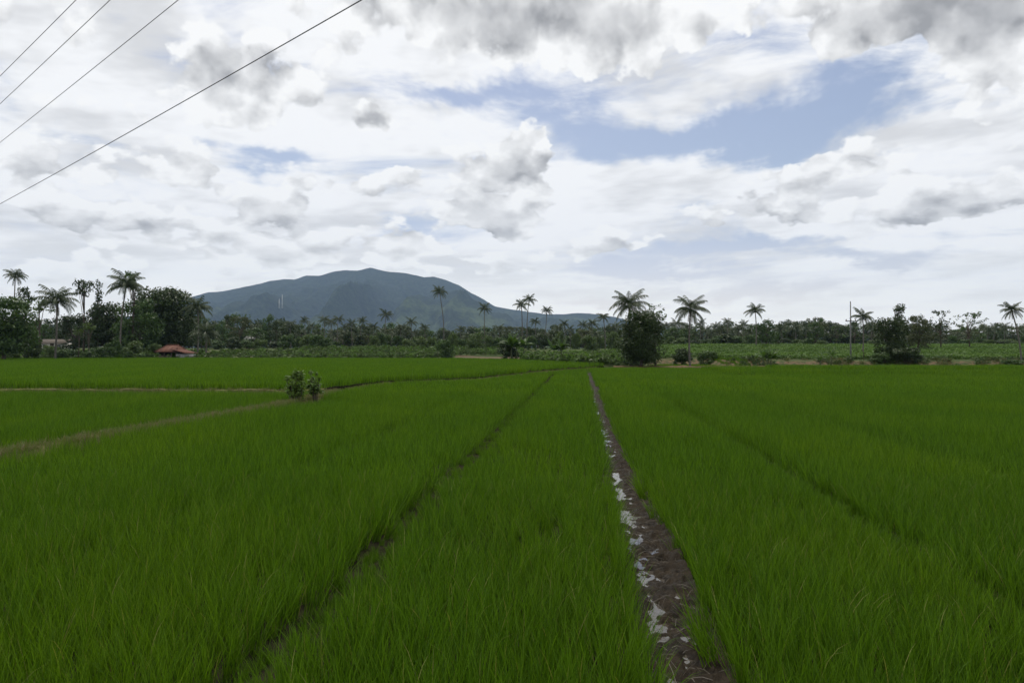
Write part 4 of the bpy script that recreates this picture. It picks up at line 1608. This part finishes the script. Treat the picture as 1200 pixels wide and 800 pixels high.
p = at(622, 122)
o = empty('white_marker', p)
b = MB()
b.tube([(0, 0, -0.1), (0, 0, 1.4)], 0.02, 5)
b.obj('stick', M['bark'], o)
b = MB()
rg = []
for i, (z, rr) in enumerate([(0.55, 0.24), (0.75, 0.22), (0.98, 0.16), (1.22, 0.09), (1.38, 0.04)]):
    for k in range(9):
        a = 2 * math.pi * k / 9
        q = rr * (1 + 0.25 * math.sin(3 * a + i))
        rg.append((q * math.cos(a), q * 0.7 * math.sin(a), z))
b.add(rg, [(i * 9 + k, i * 9 + (k + 1) % 9, (i + 1) * 9 + (k + 1) % 9, (i + 1) * 9 + k) for i in range(4) for k in range(9)])
b.obj('cloth', M['white_cloth'], o, True)
tag(o, 'white cloth on a stick at the end of the far paddy', 'bird scarer')


# ------------------------------------------------------------------ overhead wires (run on past both sides of the frame)
def wire(label, p0, p1, z, rad=0.008):
    """through two photo points at height z: a level line in space, with a little sag"""
    e = []
    for (px, py) in (p0, p1):
        dv = pix_dir(px, py)
        t = (z - EYE) / dv.z
        e.append(Vector((dv.x * t, dv.y * t, z)))
    u = (e[0] - e[1])
    L = u.length
    u = u / L
    pts = []
    for s in np.linspace(-16, L + 46, 60):
        q = e[1] + u * s
        f = (s - L / 2) / (L / 2 + 30)
        q.z += 0.35 * (f * f) - 0.35 * ((L / 2) / (L / 2 + 30)) ** 2 * 1.0
        pts.append(q)
    b = MB()
    b.tube(pts, rad, 5)
    o = b.obj('overhead_wire', M['wire'], None, True)
    tag(o, label, 'wire', 'overhead wires')


wire('dark overhead wire hanging lowest of the four parallel wires', (0, 238), (420, 0), 8.4, 0.011)
wire('thin overhead wire, second above the lowest of the four', (0, 165), (205, 0), 9.6)
wire('thin overhead wire, third above the lowest of the four', (0, 119), (125, 0), 10.0)
wire('thin overhead wire, topmost of the four parallel wires', (0, 86), (85, 0), 10.4)


# ------------------------------------------------------------------ masts on the mountain's lower slope
def mast(label, px, top, base, d):
    x = (px - 600) / FPX * d
    z0 = EYE + (HZ - base) / FPX * d - 12
    z1 = EYE + (HZ - top) / FPX * d
    o = empty('radio_mast', (x, d, z0))
    h = z1 - z0
    w = 3.2
    for sx, sy in ((-1, -1), (1, -1), (1, 1), (-1, 1)):
        b = MB()
        b.tube([(sx * w, sy * w, 0), (sx * 0.8, sy * 0.8, h)], 0.45, 5)
        b.obj('leg', M['plaster'], o)
    b = MB()
    n = 7
    for i in range(n):
        f0, f1 = i / n, (i + 1) / n
        w0, w1 = w + (0.8 - w) * f0, w + (0.8 - w) * f1
        for a, c in (((-1, -1), (1, -1)), ((1, -1), (1, 1)), ((1, 1), (-1, 1)), ((-1, 1), (-1, -1))):
            b.tube([(a[0] * w0, a[1] * w0, f0 * h), (c[0] * w1, c[1] * w1, f1 * h)], 0.2, 4)
    b.obj('bracing', M['plaster'], o)
    tag(o, label, 'radio mast')


mast('faint lattice radio mast on the mountain slope, taller of two', 330.5, 345, 359, 4150)
mast('faint lattice radio mast on the mountain slope, shorter of two', 327, 350, 359, 4100)


# ------------------------------------------------------------------ the air: thin even haze round everything
def haze():
    b = MB()
    b.box((0, 0, 378), (14700, 14700, 764))
    m = bpy.data.materials.new('haze_air')
    m.use_nodes = True
    t = NT(m.node_tree)
    t.n.clear()
    pv = t.new('ShaderNodeVolumePrincipled')
    pv.inputs['Color'].default_value = (0.47, 0.67, 1.0, 1)
    pv.inputs['Density'].default_value = HAZE
    pv.inputs['Anisotropy'].default_value = 0.15
    o = t.new('ShaderNodeOutputMaterial')
    t.l.new(pv.outputs[0], o.inputs['Volume'])
    tag(b.obj('haze', m), 'thin bluish haze filling the air out to the mountain', kind='stuff')


HAZE = 6.4e-5
haze()
